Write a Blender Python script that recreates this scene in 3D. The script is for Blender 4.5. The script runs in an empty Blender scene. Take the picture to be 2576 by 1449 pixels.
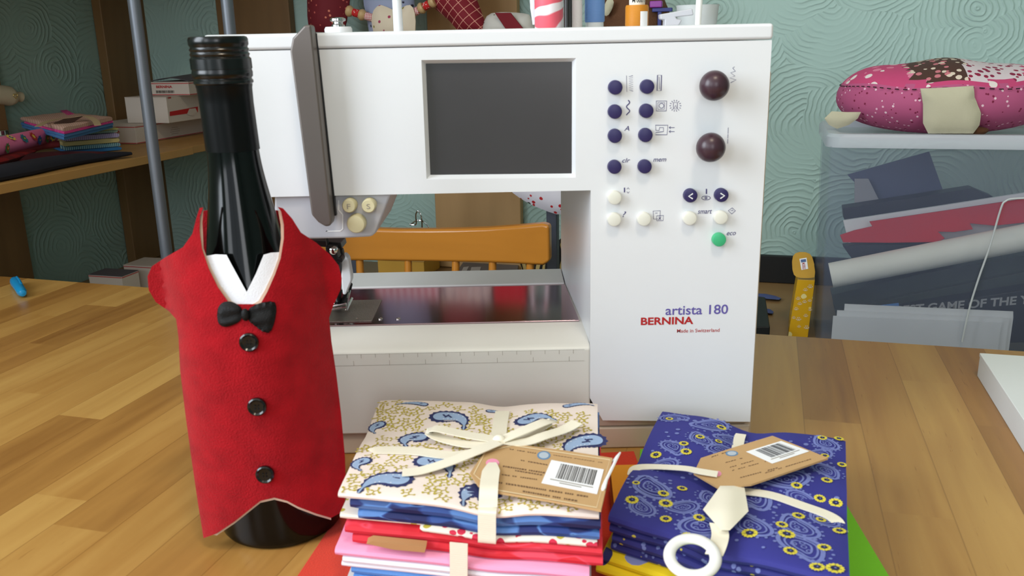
import bpy, bmesh, math, random
from mathutils import Vector, Matrix, noise
from mathutils.geometry import delaunay_2d_cdt, tessellate_polygon
scene = bpy.context.scene
C = scene.collection
PI = math.pi
# ------------------------------------------------------------------ camera
FPX = 2220.0; TH = math.radians(15.7); RO = math.radians(1.2); CAMH = 0.293
F0 = Vector((0, math.cos(TH), -math.sin(TH))); U0 = Vector((0, math.sin(TH), math.cos(TH))); R0 = Vector((1, 0, 0))
UP = U0*math.cos(RO)+R0*math.sin(RO); RT = R0*math.cos(RO)-U0*math.sin(RO); CAM = Vector((0, 0, CAMH))
cd = bpy.data.cameras.new('camera'); cam = bpy.data.objects.new('camera', cd); C.objects.link(cam)
cd.sensor_width = 36.0; cd.sensor_fit = 'HORIZONTAL'; cd.lens = 36.0*FPX/2576.0; cd.clip_start = 0.01
mw = Matrix((RT, UP, -F0)).transposed().to_4x4(); mw.translation = CAM; cam.matrix_world = mw
cd.dof.use_dof = True; cd.dof.focus_distance = 0.95; cd.dof.aperture_fstop = 20.0
scene.camera = cam
# ------------------------------------------------------------------ world, light, exposure
PHI = math.radians(16)                       # the room is turned 16 degrees against the machine
RU = Vector((math.cos(PHI), -math.sin(PHI), 0)); RW = Vector((math.sin(PHI), math.cos(PHI), 0))
def R2W(p): return RU*p[0]+RW*p[1]+Vector((0, 0, p[2]))
world = bpy.data.worlds.new('daylight'); scene.world = world; world.use_nodes = True
bg = world.node_tree.nodes['Background']; bg.inputs[0].default_value = (.80, .90, 1.0, 1); bg.inputs[1].default_value = 1.0
def area(name, p, d, sx, sy, power, col):
    l = bpy.data.lights.new(name, 'AREA'); l.shape = 'RECTANGLE'; l.size = sx; l.size_y = sy; l.energy = power; l.color = col
    o = bpy.data.objects.new(name, l); C.objects.link(o); o.location = R2W(p)
    dv = RU*d[0]+RW*d[1]+Vector((0, 0, d[2])); o.rotation_euler = dv.to_track_quat('-Z', 'Y').to_euler(); return o
area('daylight_side_window', (-1.265, -0.55, .85), (1, .12, -.12), 1.0, 1.1, 30, (.84, .92, 1.0))
area('daylight_front_window', (-.80, -1.66, .85), (.1, 1, -.12), .5, 1.1, 6, (.90, .95, 1.0))
area('daylight_front_window', (.80, -1.66, .85), (-.05, 1, -.12), .5, 1.1, 7, (.95, .97, 1.0))
lp = bpy.data.lights.new('ceiling_light_glow', 'AREA'); lp.shape = 'DISK'; lp.size = .3; lp.energy = 7; lp.color = (1, .86, .66)
lo = bpy.data.objects.new('ceiling_light_glow', lp); C.objects.link(lo); lo.location = R2W((.2, -.1, 1.58))
vs = scene.view_settings; vs.view_transform = 'Standard'; vs.look = 'None'; vs.gamma = 1.0; vs.use_curve_mapping = False; vs.exposure = 0.30
# ------------------------------------------------------------------ pixel -> point on a real plane
def ray(px, py): return F0+RT*((px-1288)/FPX)-UP*((py-724.5)/FPX)
def oz(px, py, z=0.): d = ray(px, py); return CAM+d*((z-CAMH)/d.z)
def oy(px, py, y): d = ray(px, py); return CAM+d*(y/d.y)
def _r(p): return Vector((p.dot(RU), p.dot(RW), p.z))
def rz(px, py, z): return _r(oz(px, py, z))
def rw(px, py, w): d = ray(px, py); return _r(CAM+d*(w/d.dot(RW)))
def ru(px, py, u): d = ray(px, py); return _r(CAM+d*(u/d.dot(RU)))
# ------------------------------------------------------------------ materials
def lin(c): c /= 255.; return c/12.92 if c <= .04045 else ((c+.055)/1.055)**2.4
def L(r, g, b): return (lin(r), lin(g), lin(b), 1)
MATS = {}
def base(name, rough=.5, metal=0., spec=.5):
    m = bpy.data.materials.new(name); m.use_nodes = True; nt = m.node_tree; b = nt.nodes['Principled BSDF']
    b.inputs['Roughness'].default_value = rough; b.inputs['Metallic'].default_value = metal; b.inputs['Specular IOR Level'].default_value = spec
    MATS[name] = m; return m, nt, b
def nd(nt, t, **kw):
    n = nt.nodes.new(t)
    for k, v in kw.items(): setattr(n, k, v)
    return n
def mat(name, rgb, rough=.5, metal=0., spec=.5, var=.06, scale=20., bump=0., bscale=600., sheen=0., stretch=(1, 1, 1), rgb2=None):
    """plain material: base colour with gentle procedural variation, optional fine bump"""
    m, nt, b = base(name, rough, metal, spec); lk = nt.links.new
    tc = nd(nt, 'ShaderNodeTexCoord'); mp = nd(nt, 'ShaderNodeMapping'); mp.inputs['Scale'].default_value = stretch; lk(tc.outputs['Object'], mp.inputs['Vector'])
    n = nd(nt, 'ShaderNodeTexNoise'); n.inputs['Scale'].default_value = scale; n.inputs['Detail'].default_value = 3; lk(mp.outputs[0], n.inputs['Vector'])
    mx = nd(nt, 'ShaderNodeMix', data_type='RGBA'); c = L(*rgb)
    mx.inputs['A'].default_value = tuple(max(0, x*(1-var)) for x in c[:3])+(1,)
    mx.inputs['B'].default_value = L(*rgb2) if rgb2 else tuple(x*(1+var) for x in c[:3])+(1,)
    lk(n.outputs['Fac'], mx.inputs['Factor']); lk(mx.outputs['Result'], b.inputs['Base Color'])
    if bump:
        n2 = nd(nt, 'ShaderNodeTexNoise'); n2.inputs['Scale'].default_value = bscale; lk(mp.outputs[0], n2.inputs['Vector'])
        bp = nd(nt, 'ShaderNodeBump'); bp.inputs['Strength'].default_value = bump; bp.inputs['Distance'].default_value = .001
        lk(n2.outputs['Fac'], bp.inputs['Height']); lk(bp.outputs[0], b.inputs['Normal'])
    if sheen: b.inputs['Sheen Weight'].default_value = sheen
    return m
def ramp(nt, stops, interp='LINEAR'):
    r = nd(nt, 'ShaderNodeValToRGB'); r.color_ramp.interpolation = interp; e = r.color_ramp.elements
    while len(e) < len(stops): e.new(.5)
    for i, (p, c) in enumerate(stops): e[i].position = p; e[i].color = c
    return r
def math_(nt, op, a, b=None, c=None):
    n = nd(nt, 'ShaderNodeMath', operation=op)
    for i, v in enumerate((a, b, c)):
        if v is None: continue
        if isinstance(v, (int, float)): n.inputs[i].default_value = v
        else: nt.links.new(v, n.inputs[i])
    return n.outputs[0]
def spots(name, bgc, cols, scale, thr, rough=.8, bgvar=.05):
    """cloth with small printed dots or flecks: voronoi cells cut by distance"""
    m, nt, b = base(name, rough); lk = nt.links.new
    tc = nd(nt, 'ShaderNodeTexCoord'); v = nd(nt, 'ShaderNodeTexVoronoi'); v.inputs['Scale'].default_value = scale; lk(tc.outputs['Object'], v.inputs['Vector'])
    n = nd(nt, 'ShaderNodeTexNoise'); n.inputs['Scale'].default_value = scale*2.; lk(tc.outputs['Object'], n.inputs['Vector'])
    d = math_(nt, 'ADD', v.outputs['Distance'], math_(nt, 'MULTIPLY', n.outputs['Fac'], .18))
    k = math_(nt, 'LESS_THAN', d, thr)
    sp = nd(nt, 'ShaderNodeSeparateColor'); lk(v.outputs['Color'], sp.inputs[0])
    st = [(i/len(cols), L(*c)) for i, c in enumerate(cols)]
    r = ramp(nt, st, 'CONSTANT') if len(cols) > 1 else ramp(nt, [(0, L(*cols[0])), (1, L(*cols[0]))])
    lk(sp.outputs[0], r.inputs[0])
    mx = nd(nt, 'ShaderNodeMix', data_type='RGBA'); mx.inputs['A'].default_value = L(*bgc); lk(r.outputs[0], mx.inputs['B']); lk(k, mx.inputs['Factor'])
    lk(mx.outputs['Result'], b.inputs['Base Color']); return m
def check(name, ca, cb, size, line=.5, rough=.8, rot=0., axes=(0, 2)):
    """woven check: two crossed sets of stripes in object space"""
    m, nt, b = base(name, rough); lk = nt.links.new
    tc = nd(nt, 'ShaderNodeTexCoord'); mp = nd(nt, 'ShaderNodeMapping'); mp.inputs['Rotation'].default_value = (0, rot, 0); lk(tc.outputs['Object'], mp.inputs['Vector'])
    s = nd(nt, 'ShaderNodeSeparateXYZ'); lk(mp.outputs[0], s.inputs[0]); fs = []
    for a in axes:
        f = math_(nt, 'FRACT', math_(nt, 'ADD', math_(nt, 'DIVIDE', s.outputs[a], size), 100.)); fs.append(math_(nt, 'LESS_THAN', f, line))
    k = math_(nt, 'MULTIPLY', math_(nt, 'ADD', fs[0], fs[1]), .5) if line > .3 else math_(nt, 'MAXIMUM', fs[0], fs[1])
    mx = nd(nt, 'ShaderNodeMix', data_type='RGBA'); mx.inputs['A'].default_value = L(*ca); mx.inputs['B'].default_value = L(*cb); lk(k, mx.inputs['Factor'])
    lk(mx.outputs['Result'], b.inputs['Base Color']); return m
def stripe(name, ca, cb, size, axis=0, rough=.8, duty=.5, metal=0., bump=0.):
    m, nt, b = base(name, rough, metal); lk = nt.links.new
    tc = nd(nt, 'ShaderNodeTexCoord'); s = nd(nt, 'ShaderNodeSeparateXYZ'); lk(tc.outputs['Object'], s.inputs[0])
    src = s.outputs[axis] if axis < 3 else math_(nt, 'ADD', s.outputs[1], s.outputs[2]) if axis == 4 else math_(nt, 'ADD', s.outputs[0], s.outputs[1])
    f = math_(nt, 'FRACT', math_(nt, 'ADD', math_(nt, 'DIVIDE', src, size), 100.)); k = math_(nt, 'LESS_THAN', f, duty)
    mx = nd(nt, 'ShaderNodeMix', data_type='RGBA'); mx.inputs['A'].default_value = L(*ca); mx.inputs['B'].default_value = L(*cb); lk(k, mx.inputs['Factor'])
    lk(mx.outputs['Result'], b.inputs['Base Color'])
    if bump:
        bp = nd(nt, 'ShaderNodeBump'); bp.inputs['Strength'].default_value = bump; bp.inputs['Distance'].default_value = .0004; lk(math_(nt, 'ABSOLUTE', math_(nt, 'SUBTRACT', f, .5)), bp.inputs['Height']); lk(bp.outputs[0], b.inputs['Normal'])
    return m
def batik(name, cols, scale, rough=.75):
    m, nt, b = base(name, rough); lk = nt.links.new
    tc = nd(nt, 'ShaderNodeTexCoord'); mp = nd(nt, 'ShaderNodeMapping'); mp.inputs['Scale'].default_value = (1, 1, 2.2); lk(tc.outputs['Object'], mp.inputs['Vector'])
    v = nd(nt, 'ShaderNodeTexVoronoi', feature='SMOOTH_F1'); v.inputs['Scale'].default_value = scale; v.inputs['Smoothness'].default_value = .25; lk(mp.outputs[0], v.inputs['Vector'])
    s = nd(nt, 'ShaderNodeSeparateColor'); lk(v.outputs['Color'], s.inputs[0])
    r = ramp(nt, [(.15+.7*i/max(1, len(cols)-1), L(*c)) for i, c in enumerate(cols)]); lk(s.outputs[0], r.inputs[0]); lk(r.outputs[0], b.inputs['Base Color']); return m
def wood_planks(name, width, length, c1, c2, c3, rough=.32, axis_long=1):
    """glued staves running along one axis, each with its own tone and grain"""
    m, nt, b = base(name, rough); lk = nt.links.new
    tc = nd(nt, 'ShaderNodeTexCoord'); s = nd(nt, 'ShaderNodeSeparateXYZ'); lk(tc.outputs['Object'], s.inputs[0])
    X, Y = (s.outputs[0], s.outputs[1]) if axis_long == 1 else (s.outputs[1], s.outputs[0])
    ix = math_(nt, 'FLOOR', math_(nt, 'DIVIDE', X, width))
    wn = nd(nt, 'ShaderNodeTexWhiteNoise', noise_dimensions='1D'); lk(ix, wn.inputs['W'])
    yy = math_(nt, 'ADD', math_(nt, 'DIVIDE', Y, length), math_(nt, 'MULTIPLY', wn.outputs['Value'], 7.3)); iy = math_(nt, 'FLOOR', yy)
    cb = nd(nt, 'ShaderNodeCombineXYZ'); lk(ix, cb.inputs[0]); lk(iy, cb.inputs[1])
    w2 = nd(nt, 'ShaderNodeTexWhiteNoise', noise_dimensions='3D'); lk(cb.outputs[0], w2.inputs['Vector'])
    c4 = nd(nt, 'ShaderNodeCombineXYZ'); lk(math_(nt, 'MULTIPLY', X, 34.), c4.inputs[0]); lk(math_(nt, 'MULTIPLY', Y, 2.6), c4.inputs[1]); lk(math_(nt, 'MULTIPLY', w2.outputs['Value'], 40.), c4.inputs[2])
    n = nd(nt, 'ShaderNodeTexNoise'); n.inputs['Scale'].default_value = 1.6; n.inputs['Detail'].default_value = 6; n.inputs['Distortion'].default_value = .7; lk(c4.outputs[0], n.inputs['Vector'])
    c5 = nd(nt, 'ShaderNodeCombineXYZ'); lk(math_(nt, 'MULTIPLY', X, 260.), c5.inputs[0]); lk(math_(nt, 'MULTIPLY', Y, 16.), c5.inputs[1]); lk(math_(nt, 'MULTIPLY', w2.outputs['Value'], 40.), c5.inputs[2])
    n3 = nd(nt, 'ShaderNodeTexNoise'); n3.inputs['Scale'].default_value = 1.; n3.inputs['Detail'].default_value = 3; lk(c5.outputs[0], n3.inputs['Vector'])
    tone = math_(nt, 'ADD', math_(nt, 'MULTIPLY', w2.outputs['Value'], .50), math_(nt, 'ADD', math_(nt, 'MULTIPLY', n.outputs['Fac'], .66), math_(nt, 'MULTIPLY', n3.outputs['Fac'], .1)))
    r = ramp(nt, [(.18, L(*c1)), (.62, L(*c2)), (1.08, L(*c3))]); lk(tone, r.inputs[0])
    # small dark knots and streaks
    v = nd(nt, 'ShaderNodeTexNoise'); v.inputs['Scale'].default_value = 2.2; v.inputs['Detail'].default_value = 2; lk(c5.outputs[0], v.inputs['Vector'])
    kn = ramp(nt, [(.0, (1, 1, 1, 1)), (.71, (1, 1, 1, 1)), (.79, (.55, .42, .3, 1))]); lk(v.outputs['Fac'], kn.inputs[0])
    mul = nd(nt, 'ShaderNodeMix', data_type='RGBA', blend_type='MULTIPLY'); mul.inputs['Factor'].default_value = .8; lk(r.outputs[0], mul.inputs['A']); lk(kn.outputs[0], mul.inputs['B'])
    # joints
    fx = math_(nt, 'ABSOLUTE', math_(nt, 'SUBTRACT', math_(nt, 'FRACT', math_(nt, 'DIVIDE', X, width)), .5))
    jx = math_(nt, 'GREATER_THAN', fx, .5-.0004/width)
    m2 = nd(nt, 'ShaderNodeMix', data_type='RGBA', blend_type='MULTIPLY'); lk(math_(nt, 'MULTIPLY', jx, .35), m2.inputs['Factor']); lk(mul.outputs['Result'], m2.inputs['A']); m2.inputs['B'].default_value = (.3, .2, .12, 1)
    lk(m2.outputs['Result'], b.inputs['Base Color'])
    rr = math_(nt, 'ADD', math_(nt, 'MULTIPLY', n.outputs['Fac'], .15), rough-.07); lk(rr, b.inputs['Roughness']); return m
def anaglypta(name, rgb, plane):
    """embossed wallpaper: overlapping fans of concentric ridges"""
    m, nt, b = base(name, .62); lk = nt.links.new
    tc = nd(nt, 'ShaderNodeTexCoord'); sp = nd(nt, 'ShaderNodeSeparateXYZ'); lk(tc.outputs['Object'], sp.inputs[0])
    cb = nd(nt, 'ShaderNodeCombineXYZ'); lk(sp.outputs[plane], cb.inputs[0]); lk(sp.outputs[2], cb.inputs[1])
    wn = nd(nt, 'ShaderNodeTexNoise'); wn.inputs['Scale'].default_value = 14.; wn.inputs['Detail'].default_value = 3; lk(cb.outputs[0], wn.inputs['Vector'])
    ma = nd(nt, 'ShaderNodeVectorMath', operation='MULTIPLY_ADD'); lk(wn.outputs['Color'], ma.inputs[0]); ma.inputs[1].default_value = (.03, .03, 0); lk(cb.outputs[0], ma.inputs[2])
    hs = []
    for sc, off in ((7.5, 0.), (6.1, 3.7)):
        mp = nd(nt, 'ShaderNodeMapping'); mp.inputs['Location'].default_value = (off, off*.7, 0); lk(ma.outputs[0], mp.inputs['Vector'])
        v = nd(nt, 'ShaderNodeTexVoronoi', voronoi_dimensions='2D'); v.inputs['Scale'].default_value = sc; lk(mp.outputs[0], v.inputs['Vector'])
        f2 = nd(nt, 'ShaderNodeTexVoronoi', voronoi_dimensions='2D'); f2.inputs['Scale'].default_value = sc; lk(mp.outputs[0], f2.inputs['Vector'])
        w1 = math_(nt, 'SINE', math_(nt, 'MULTIPLY', v.outputs['Distance'], 2*PI/(.0095*sc)))
        ridge = math_(nt, 'POWER', math_(nt, 'ABSOLUTE', math_(nt, 'MULTIPLY_ADD', w1, .5, .5)), 2.6)
        hs.append((ridge, v.outputs['Color']))
    s2 = nd(nt, 'ShaderNodeSeparateColor'); lk(hs[0][1], s2.inputs[0]); sel = math_(nt, 'GREATER_THAN', s2.outputs[0], .42)
    mix = nd(nt, 'ShaderNodeMix', data_type='FLOAT'); lk(sel, mix.inputs['Factor']); lk(hs[1][0], mix.inputs['A']); lk(hs[0][0], mix.inputs['B'])
    amp = nd(nt, 'ShaderNodeTexNoise'); amp.inputs['Scale'].default_value = 9.; lk(cb.outputs[0], amp.inputs['Vector'])
    am = ramp(nt, [(.36, (.12, .12, .12, 1)), (.6, (1, 1, 1, 1))]); lk(amp.outputs['Fac'], am.inputs[0])
    h = math_(nt, 'MULTIPLY', mix.outputs['Result'], am.outputs[0])
    bp = nd(nt, 'ShaderNodeBump'); bp.inputs['Strength'].default_value = .55; bp.inputs['Distance'].default_value = .003; lk(h, bp.inputs['Height']); lk(bp.outputs[0], b.inputs['Normal'])
    n = nd(nt, 'ShaderNodeTexNoise'); n.inputs['Scale'].default_value = 3.; lk(tc.outputs['Object'], n.inputs['Vector'])
    mx = nd(nt, 'ShaderNodeMix', data_type='RGBA'); c = L(*rgb); mx.inputs['A'].default_value = tuple(x*.93 for x in c[:3])+(1,); mx.inputs['B'].default_value = tuple(x*1.05 for x in c[:3])+(1,)
    lk(n.outputs['Fac'], mx.inputs['Factor']); lk(mx.outputs['Result'], b.inputs['Base Color']); return m
# ------------------------------------------------------------------ objects
BASE = {}; ROT = {}
def tag(o, label=None, cat=None, group=None, kind=None):
    if label: o['label'] = label
    if cat: o['category'] = cat
    if group: o['group'] = group
    if kind: o['kind'] = kind
    return o
def thing(name, label, cat, at=(0, 0, 0), room=False, group=None):
    o = bpy.data.objects.new(name, None); C.objects.link(o); o.empty_display_size = .02
    at = Vector(at); o.location = R2W(at) if room else at
    if room: o.rotation_euler = (0, 0, -PHI)
    BASE[o.name] = at; return tag(o, label, cat, group)
def finish(o, bevel=0., smooth=True, sub=0, seg=2, limit=35.):
    if smooth:
        for p in o.data.polygons: p.use_smooth = True
        o.data.set_sharp_from_angle(angle=math.radians(38))
    if bevel:
        m = o.modifiers.new('bevel', 'BEVEL'); m.width = bevel; m.segments = seg; m.limit_method = 'ANGLE'; m.angle_limit = math.radians(limit)
        if smooth: m.harden_normals = True
    if sub: m = o.modifiers.new('sub', 'SUBSURF'); m.levels = sub; m.render_levels = sub
def part(par, name, bm, mats, bevel=0., label=None, smooth=True, sub=0, kind=None, seg=2):
    b = BASE[par.name]; bmesh.ops.translate(bm, verts=bm.verts, vec=-b)
    bmesh.ops.recalc_face_normals(bm, faces=bm.faces)
    me = bpy.data.meshes.new(name); bm.to_mesh(me); bm.free(); o = bpy.data.objects.new(name, me); C.objects.link(o); o.parent = par
    for m in (mats if isinstance(mats, (list, tuple)) else [mats]): me.materials.append(MATS[m])
    BASE[o.name] = b; finish(o, bevel, smooth, sub, seg)
    if label: o['label'] = label
    if kind: o['kind'] = kind
    return o
def solo(name, bm, mats, label=None, cat=None, room=False, group=None, kind=None, bevel=0., smooth=True, sub=0, seg=2):
    vs_ = [v.co for v in bm.verts]; lo_ = Vector([min(v[i] for v in vs_) for i in range(3)]); hi = Vector([max(v[i] for v in vs_) for i in range(3)])
    at = Vector(((lo_.x+hi.x)/2, (lo_.y+hi.y)/2, lo_.z)); bmesh.ops.translate(bm, verts=bm.verts, vec=-at)
    bmesh.ops.recalc_face_normals(bm, faces=bm.faces)
    me = bpy.data.meshes.new(name); bm.to_mesh(me); bm.free(); o = bpy.data.objects.new(name, me); C.objects.link(o)
    o.location = R2W(at) if room else at
    if room: o.rotation_euler = (0, 0, -PHI)
    for m in (mats if isinstance(mats, (list, tuple)) else [mats]): me.materials.append(MATS[m])
    BASE[o.name] = at; finish(o, bevel, smooth, sub, seg); return tag(o, label, cat, group, kind)
# ------------------------------------------------------------------ shapes
def BM(): return bmesh.new()
def face(bm, pts, mi=0):
    f = bm.faces.new([bm.verts.new(Vector(p)) for p in pts]); f.material_index = mi; return f
def hexa(bm, b, t, mi=0):
    """solid between two quads b (bottom) and t (top)"""
    v = [bm.verts.new(Vector(p)) for p in list(b)+list(t)]; n = len(b)
    fs = [bm.faces.new(v[:n][::-1]), bm.faces.new(v[n:])]+[bm.faces.new((v[i], v[(i+1) % n], v[n+(i+1) % n], v[n+i])) for i in range(n)]
    for f in fs: f.material_index = mi
    return v
def box(bm, x0, x1, y0, y1, z0, z1, mi=0):
    return hexa(bm, [(x0, y0, z0), (x1, y0, z0), (x1, y1, z0), (x0, y1, z0)], [(x0, y0, z1), (x1, y0, z1), (x1, y1, z1), (x0, y1, z1)], mi)
def prism(bm, pts, vec, mi=0):
    pts = [Vector(p) for p in pts]; return hexa(bm, pts, [p+Vector(vec) for p in pts], mi)
def rot_box(bm, c, sx, sy, sz, rx=0, ry=0, rz_=0, mi=0):
    M = Matrix.Translation(Vector(c)) @ Matrix.Rotation(rz_, 4, 'Z') @ Matrix.Rotation(ry, 4, 'Y') @ Matrix.Rotation(rx, 4, 'X')
    v = box(bm, -sx/2, sx/2, -sy/2, sy/2, -sz/2, sz/2, mi)
    for q in v: q.co = M @ q.co
def lathe(bm, prof, c=(0, 0, 0), seg=32, axis=(0, 0, 1), mi=0, cap=True, rfn=None):
    c = Vector(c); q = Vector((0, 0, 1)).rotation_difference(Vector(axis).normalized()); rings = []
    for r, h in prof:
        rr = []
        for i in range(seg):
            a = 2*PI*i/seg; k = rfn(a, h) if rfn else 1.
            rr.append(bm.verts.new(c+q @ Vector((r*k*math.cos(a), r*k*math.sin(a), h))))
        rings.append(rr)
    for a, b in zip(rings, rings[1:]):
        for i in range(seg):
            f = bm.faces.new((a[i], a[(i+1) % seg], b[(i+1) % seg], b[i])); f.material_index = mi
    if cap:
        for f in (bm.faces.new(rings[0][::-1]), bm.faces.new(rings[-1])): f.material_index = mi
def cyl(bm, p0, p1, r0, r1=None, seg=20, mi=0):
    p0, p1 = Vector(p0), Vector(p1); lathe(bm, [(r0, 0), (r1 if r1 else r0, (p1-p0).length)], p0, seg, p1-p0, mi)
def tube(bm, pts, r, seg=8, mi=0, flat=1., cap=True, rs=None):
    pts = [Vector(p) for p in pts]; rings = []; prev = None
    for i, p in enumerate(pts):
        t = (pts[min(i+1, len(pts)-1)]-pts[max(i-1, 0)]).normalized()
        a = Vector((0, 0, 1)) if abs(t.z) < .95 else Vector((1, 0, 0))
        if prev is not None: a = prev
        n = (a-t*a.dot(t)).normalized(); prev = n; bb = t.cross(n); k = rs[i] if rs else r
        rings.append([bm.verts.new(p+n*(k*flat*math.sin(2*PI*j/seg))+bb*(k*math.cos(2*PI*j/seg))) for j in range(seg)])
    for a, b in zip(rings, rings[1:]):
        for j in range(seg): bm.faces.new((a[j], a[(j+1) % seg], b[(j+1) % seg], b[j])).material_index = mi
    if cap:
        bm.faces.new(rings[0][::-1]).material_index = mi; bm.faces.new(rings[-1]).material_index = mi
def ellipsoid(bm, c, rx, ry, rz_, seg=24, rings=14, mi=0, p=1., M=None):
    c = Vector(c); rows = []
    for i in range(1, rings):
        th = PI*i/rings-PI/2; row = []
        for j in range(seg):
            a = 2*PI*j/seg; ct, st, ca, sa = math.cos(th), math.sin(th), math.cos(a), math.sin(a)
            sg = lambda x: math.copysign(abs(x)**p, x)
            v = Vector((rx*sg(ct)*ca, ry*sg(ct)*sa, rz_*sg(st)))
            if M: v = M @ v
            row.append(bm.verts.new(c+v))
        rows.append(row)
    for a, b in zip(rows, rows[1:]):
        for j in range(seg): bm.faces.new((a[j], a[(j+1) % seg], b[(j+1) % seg], b[j])).material_index = mi
    bm.faces.new(rows[0][::-1]).material_index = mi; bm.faces.new(rows[-1]).material_index = mi
def inside(p, poly):
    x, y = p; r = False; j = len(poly)-1
    for i in range(len(poly)):
        xi, yi = poly[i]; xj, yj = poly[j]
        if (yi > y) != (yj > y) and x < (xj-xi)*(y-yi)/(yj-yi)+xi: r = not r
        j = i
    return r
def dens(poly, step, closed=True):
    out = []; n = len(poly)
    for i in range(n if closed else n-1):
        a, b = Vector(poly[i]), Vector(poly[(i+1) % n]); k = max(1, int((b-a).length/step))
        out += [tuple(a.lerp(b, j/k)) for j in range(k)]
    if not closed: out.append(tuple(poly[-1]))
    return out
def smooth_poly(pts, it=2, closed=True):
    for _ in range(it):
        n = len(pts); o = []
        for i in range(n if closed else n-1):
            a, b = Vector(pts[i]), Vector(pts[(i+1) % n]); o += [tuple(a*.75+b*.25), tuple(a*.25+b*.75)]
        if not closed: o = [tuple(pts[0])]+o[1:-1]+[tuple(pts[-1])]
        pts = o
    return pts
def sheet(bm, poly, cell, ffn, bfn=None, holes=(), mi=0, mib=None):
    """fill a 2D outline with a grid of faces placed by ffn(x, y); bfn places the back side"""
    vs2 = []; ed = []
    for pl in [poly]+list(holes):
        d = dens(pl, cell); s = len(vs2); vs2 += [Vector(p) for p in d]; ed += [(s+i, s+(i+1) % len(d)) for i in range(len(d))]
    xs = [p[0] for p in poly]; ys = [p[1] for p in poly]; y = min(ys)+cell*.5; row = 0
    def ok(p): return inside(p, poly) and not any(inside(p, h) for h in holes)
    bd = [v.copy() for v in vs2]
    while y < max(ys):
        x = min(xs)+cell*(.5 if row % 2 else 1.)
        while x < max(xs):
            if ok((x, y)) and min((b.x-x)**2+(b.y-y)**2 for b in bd) > (cell*.55)**2: vs2.append(Vector((x, y)))
            x += cell
        y += cell*.9; row += 1
    v, e, f, *_ = delaunay_2d_cdt(vs2, ed, [], 0, 1e-9)
    fs = [t for t in f if ok(tuple(sum((v[i] for i in t), Vector((0, 0)))/len(t)))]
    used = sorted({i for t in fs for i in t})
    A = {i: bm.verts.new(ffn(v[i].x, v[i].y)) for i in used}
    for t in fs: bm.faces.new([A[i] for i in t]).material_index = mi
    if bfn:
        mb = mi if mib is None else mib
        B = {i: bm.verts.new(bfn(v[i].x, v[i].y)) for i in used}
        for t in fs: bm.faces.new([B[i] for i in reversed(t)]).material_index = mb
        cnt = {}
        for t in fs:
            for k in range(len(t)):
                a, b = t[k], t[(k+1) % len(t)]; cnt[(min(a, b), max(a, b))] = cnt.get((min(a, b), max(a, b)), 0)+1
        for (a, b), c in cnt.items():
            if c == 1: bm.faces.new((A[a], A[b], B[b], B[a])).material_index = mb
def decal(bm, pts, fn, mi):
    """a flat printed patch: triangles placed by fn(x, y)"""
    p3 = [Vector((p[0], p[1], 0)) for p in pts]; vv = [bm.verts.new(fn(p[0], p[1])) for p in pts]
    for t in tessellate_polygon([p3]):
        try: bm.faces.new([vv[i] for i in t]).material_index = mi
        except ValueError: pass
def stroke(bm, pts, wd, fn, mi, closed=False):
    """a printed line of width wd through 2D points"""
    n = len(pts); P_ = [Vector(p) for p in pts]; Lf = []; Rt = []
    for i in range(n):
        a = P_[(i-1) % n] if (i or closed) else P_[i]; b = P_[(i+1) % n] if (i < n-1 or closed) else P_[i]
        d = (b-a); d = d.normalized() if d.length > 1e-12 else Vector((1, 0)); nn = Vector((-d.y, d.x))*wd/2
        Lf.append(bm.verts.new(fn(*(P_[i]+nn)))); Rt.append(bm.verts.new(fn(*(P_[i]-nn))))
    for i in range(n if closed else n-1):
        j = (i+1) % n; bm.faces.new((Lf[i], Lf[j], Rt[j], Rt[i])).material_index = mi
def disc2(cx, cy, r, n=14, ry=None): return [(cx+r*math.cos(2*PI*i/n), cy+(ry or r)*math.sin(2*PI*i/n)) for i in range(n)]
def ribbon(bm, pts, wv, th=.0005, mi=0):
    """flat band along 3D points; wv is one half-width vector or one per point"""
    n = len(pts); P_ = [Vector(p) for p in pts]; W = [Vector(w) for w in wv] if isinstance(wv, list) else [Vector(wv)]*n; rows = []
    for i in range(n):
        t = P_[min(i+1, n-1)]-P_[max(i-1, 0)]; nn = t.cross(W[i]).normalized()*th/2
        rows.append([bm.verts.new(q) for q in (P_[i]-W[i]-nn, P_[i]+W[i]-nn, P_[i]+W[i]+nn, P_[i]-W[i]+nn)])
    for a, b in zip(rows, rows[1:]):
        for j in range(4): bm.faces.new((a[j], a[(j+1) % 4], b[(j+1) % 4], b[j])).material_index = mi
    bm.faces.new(rows[0][::-1]).material_index = mi; bm.faces.new(rows[-1]).material_index = mi
def catmull(pts, k=6):
    P_ = [Vector(p) for p in pts]; out = []
    for i in range(len(P_)-1):
        a, b, c, d = P_[max(i-1, 0)], P_[i], P_[i+1], P_[min(i+2, len(P_)-1)]
        for j in range(k):
            t = j/k; out.append(.5*((2*b)+(c-a)*t+(2*a-5*b+4*c-d)*t*t+(3*b-a-3*c+d)*t**3))
    out.append(P_[-1]); return out
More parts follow.
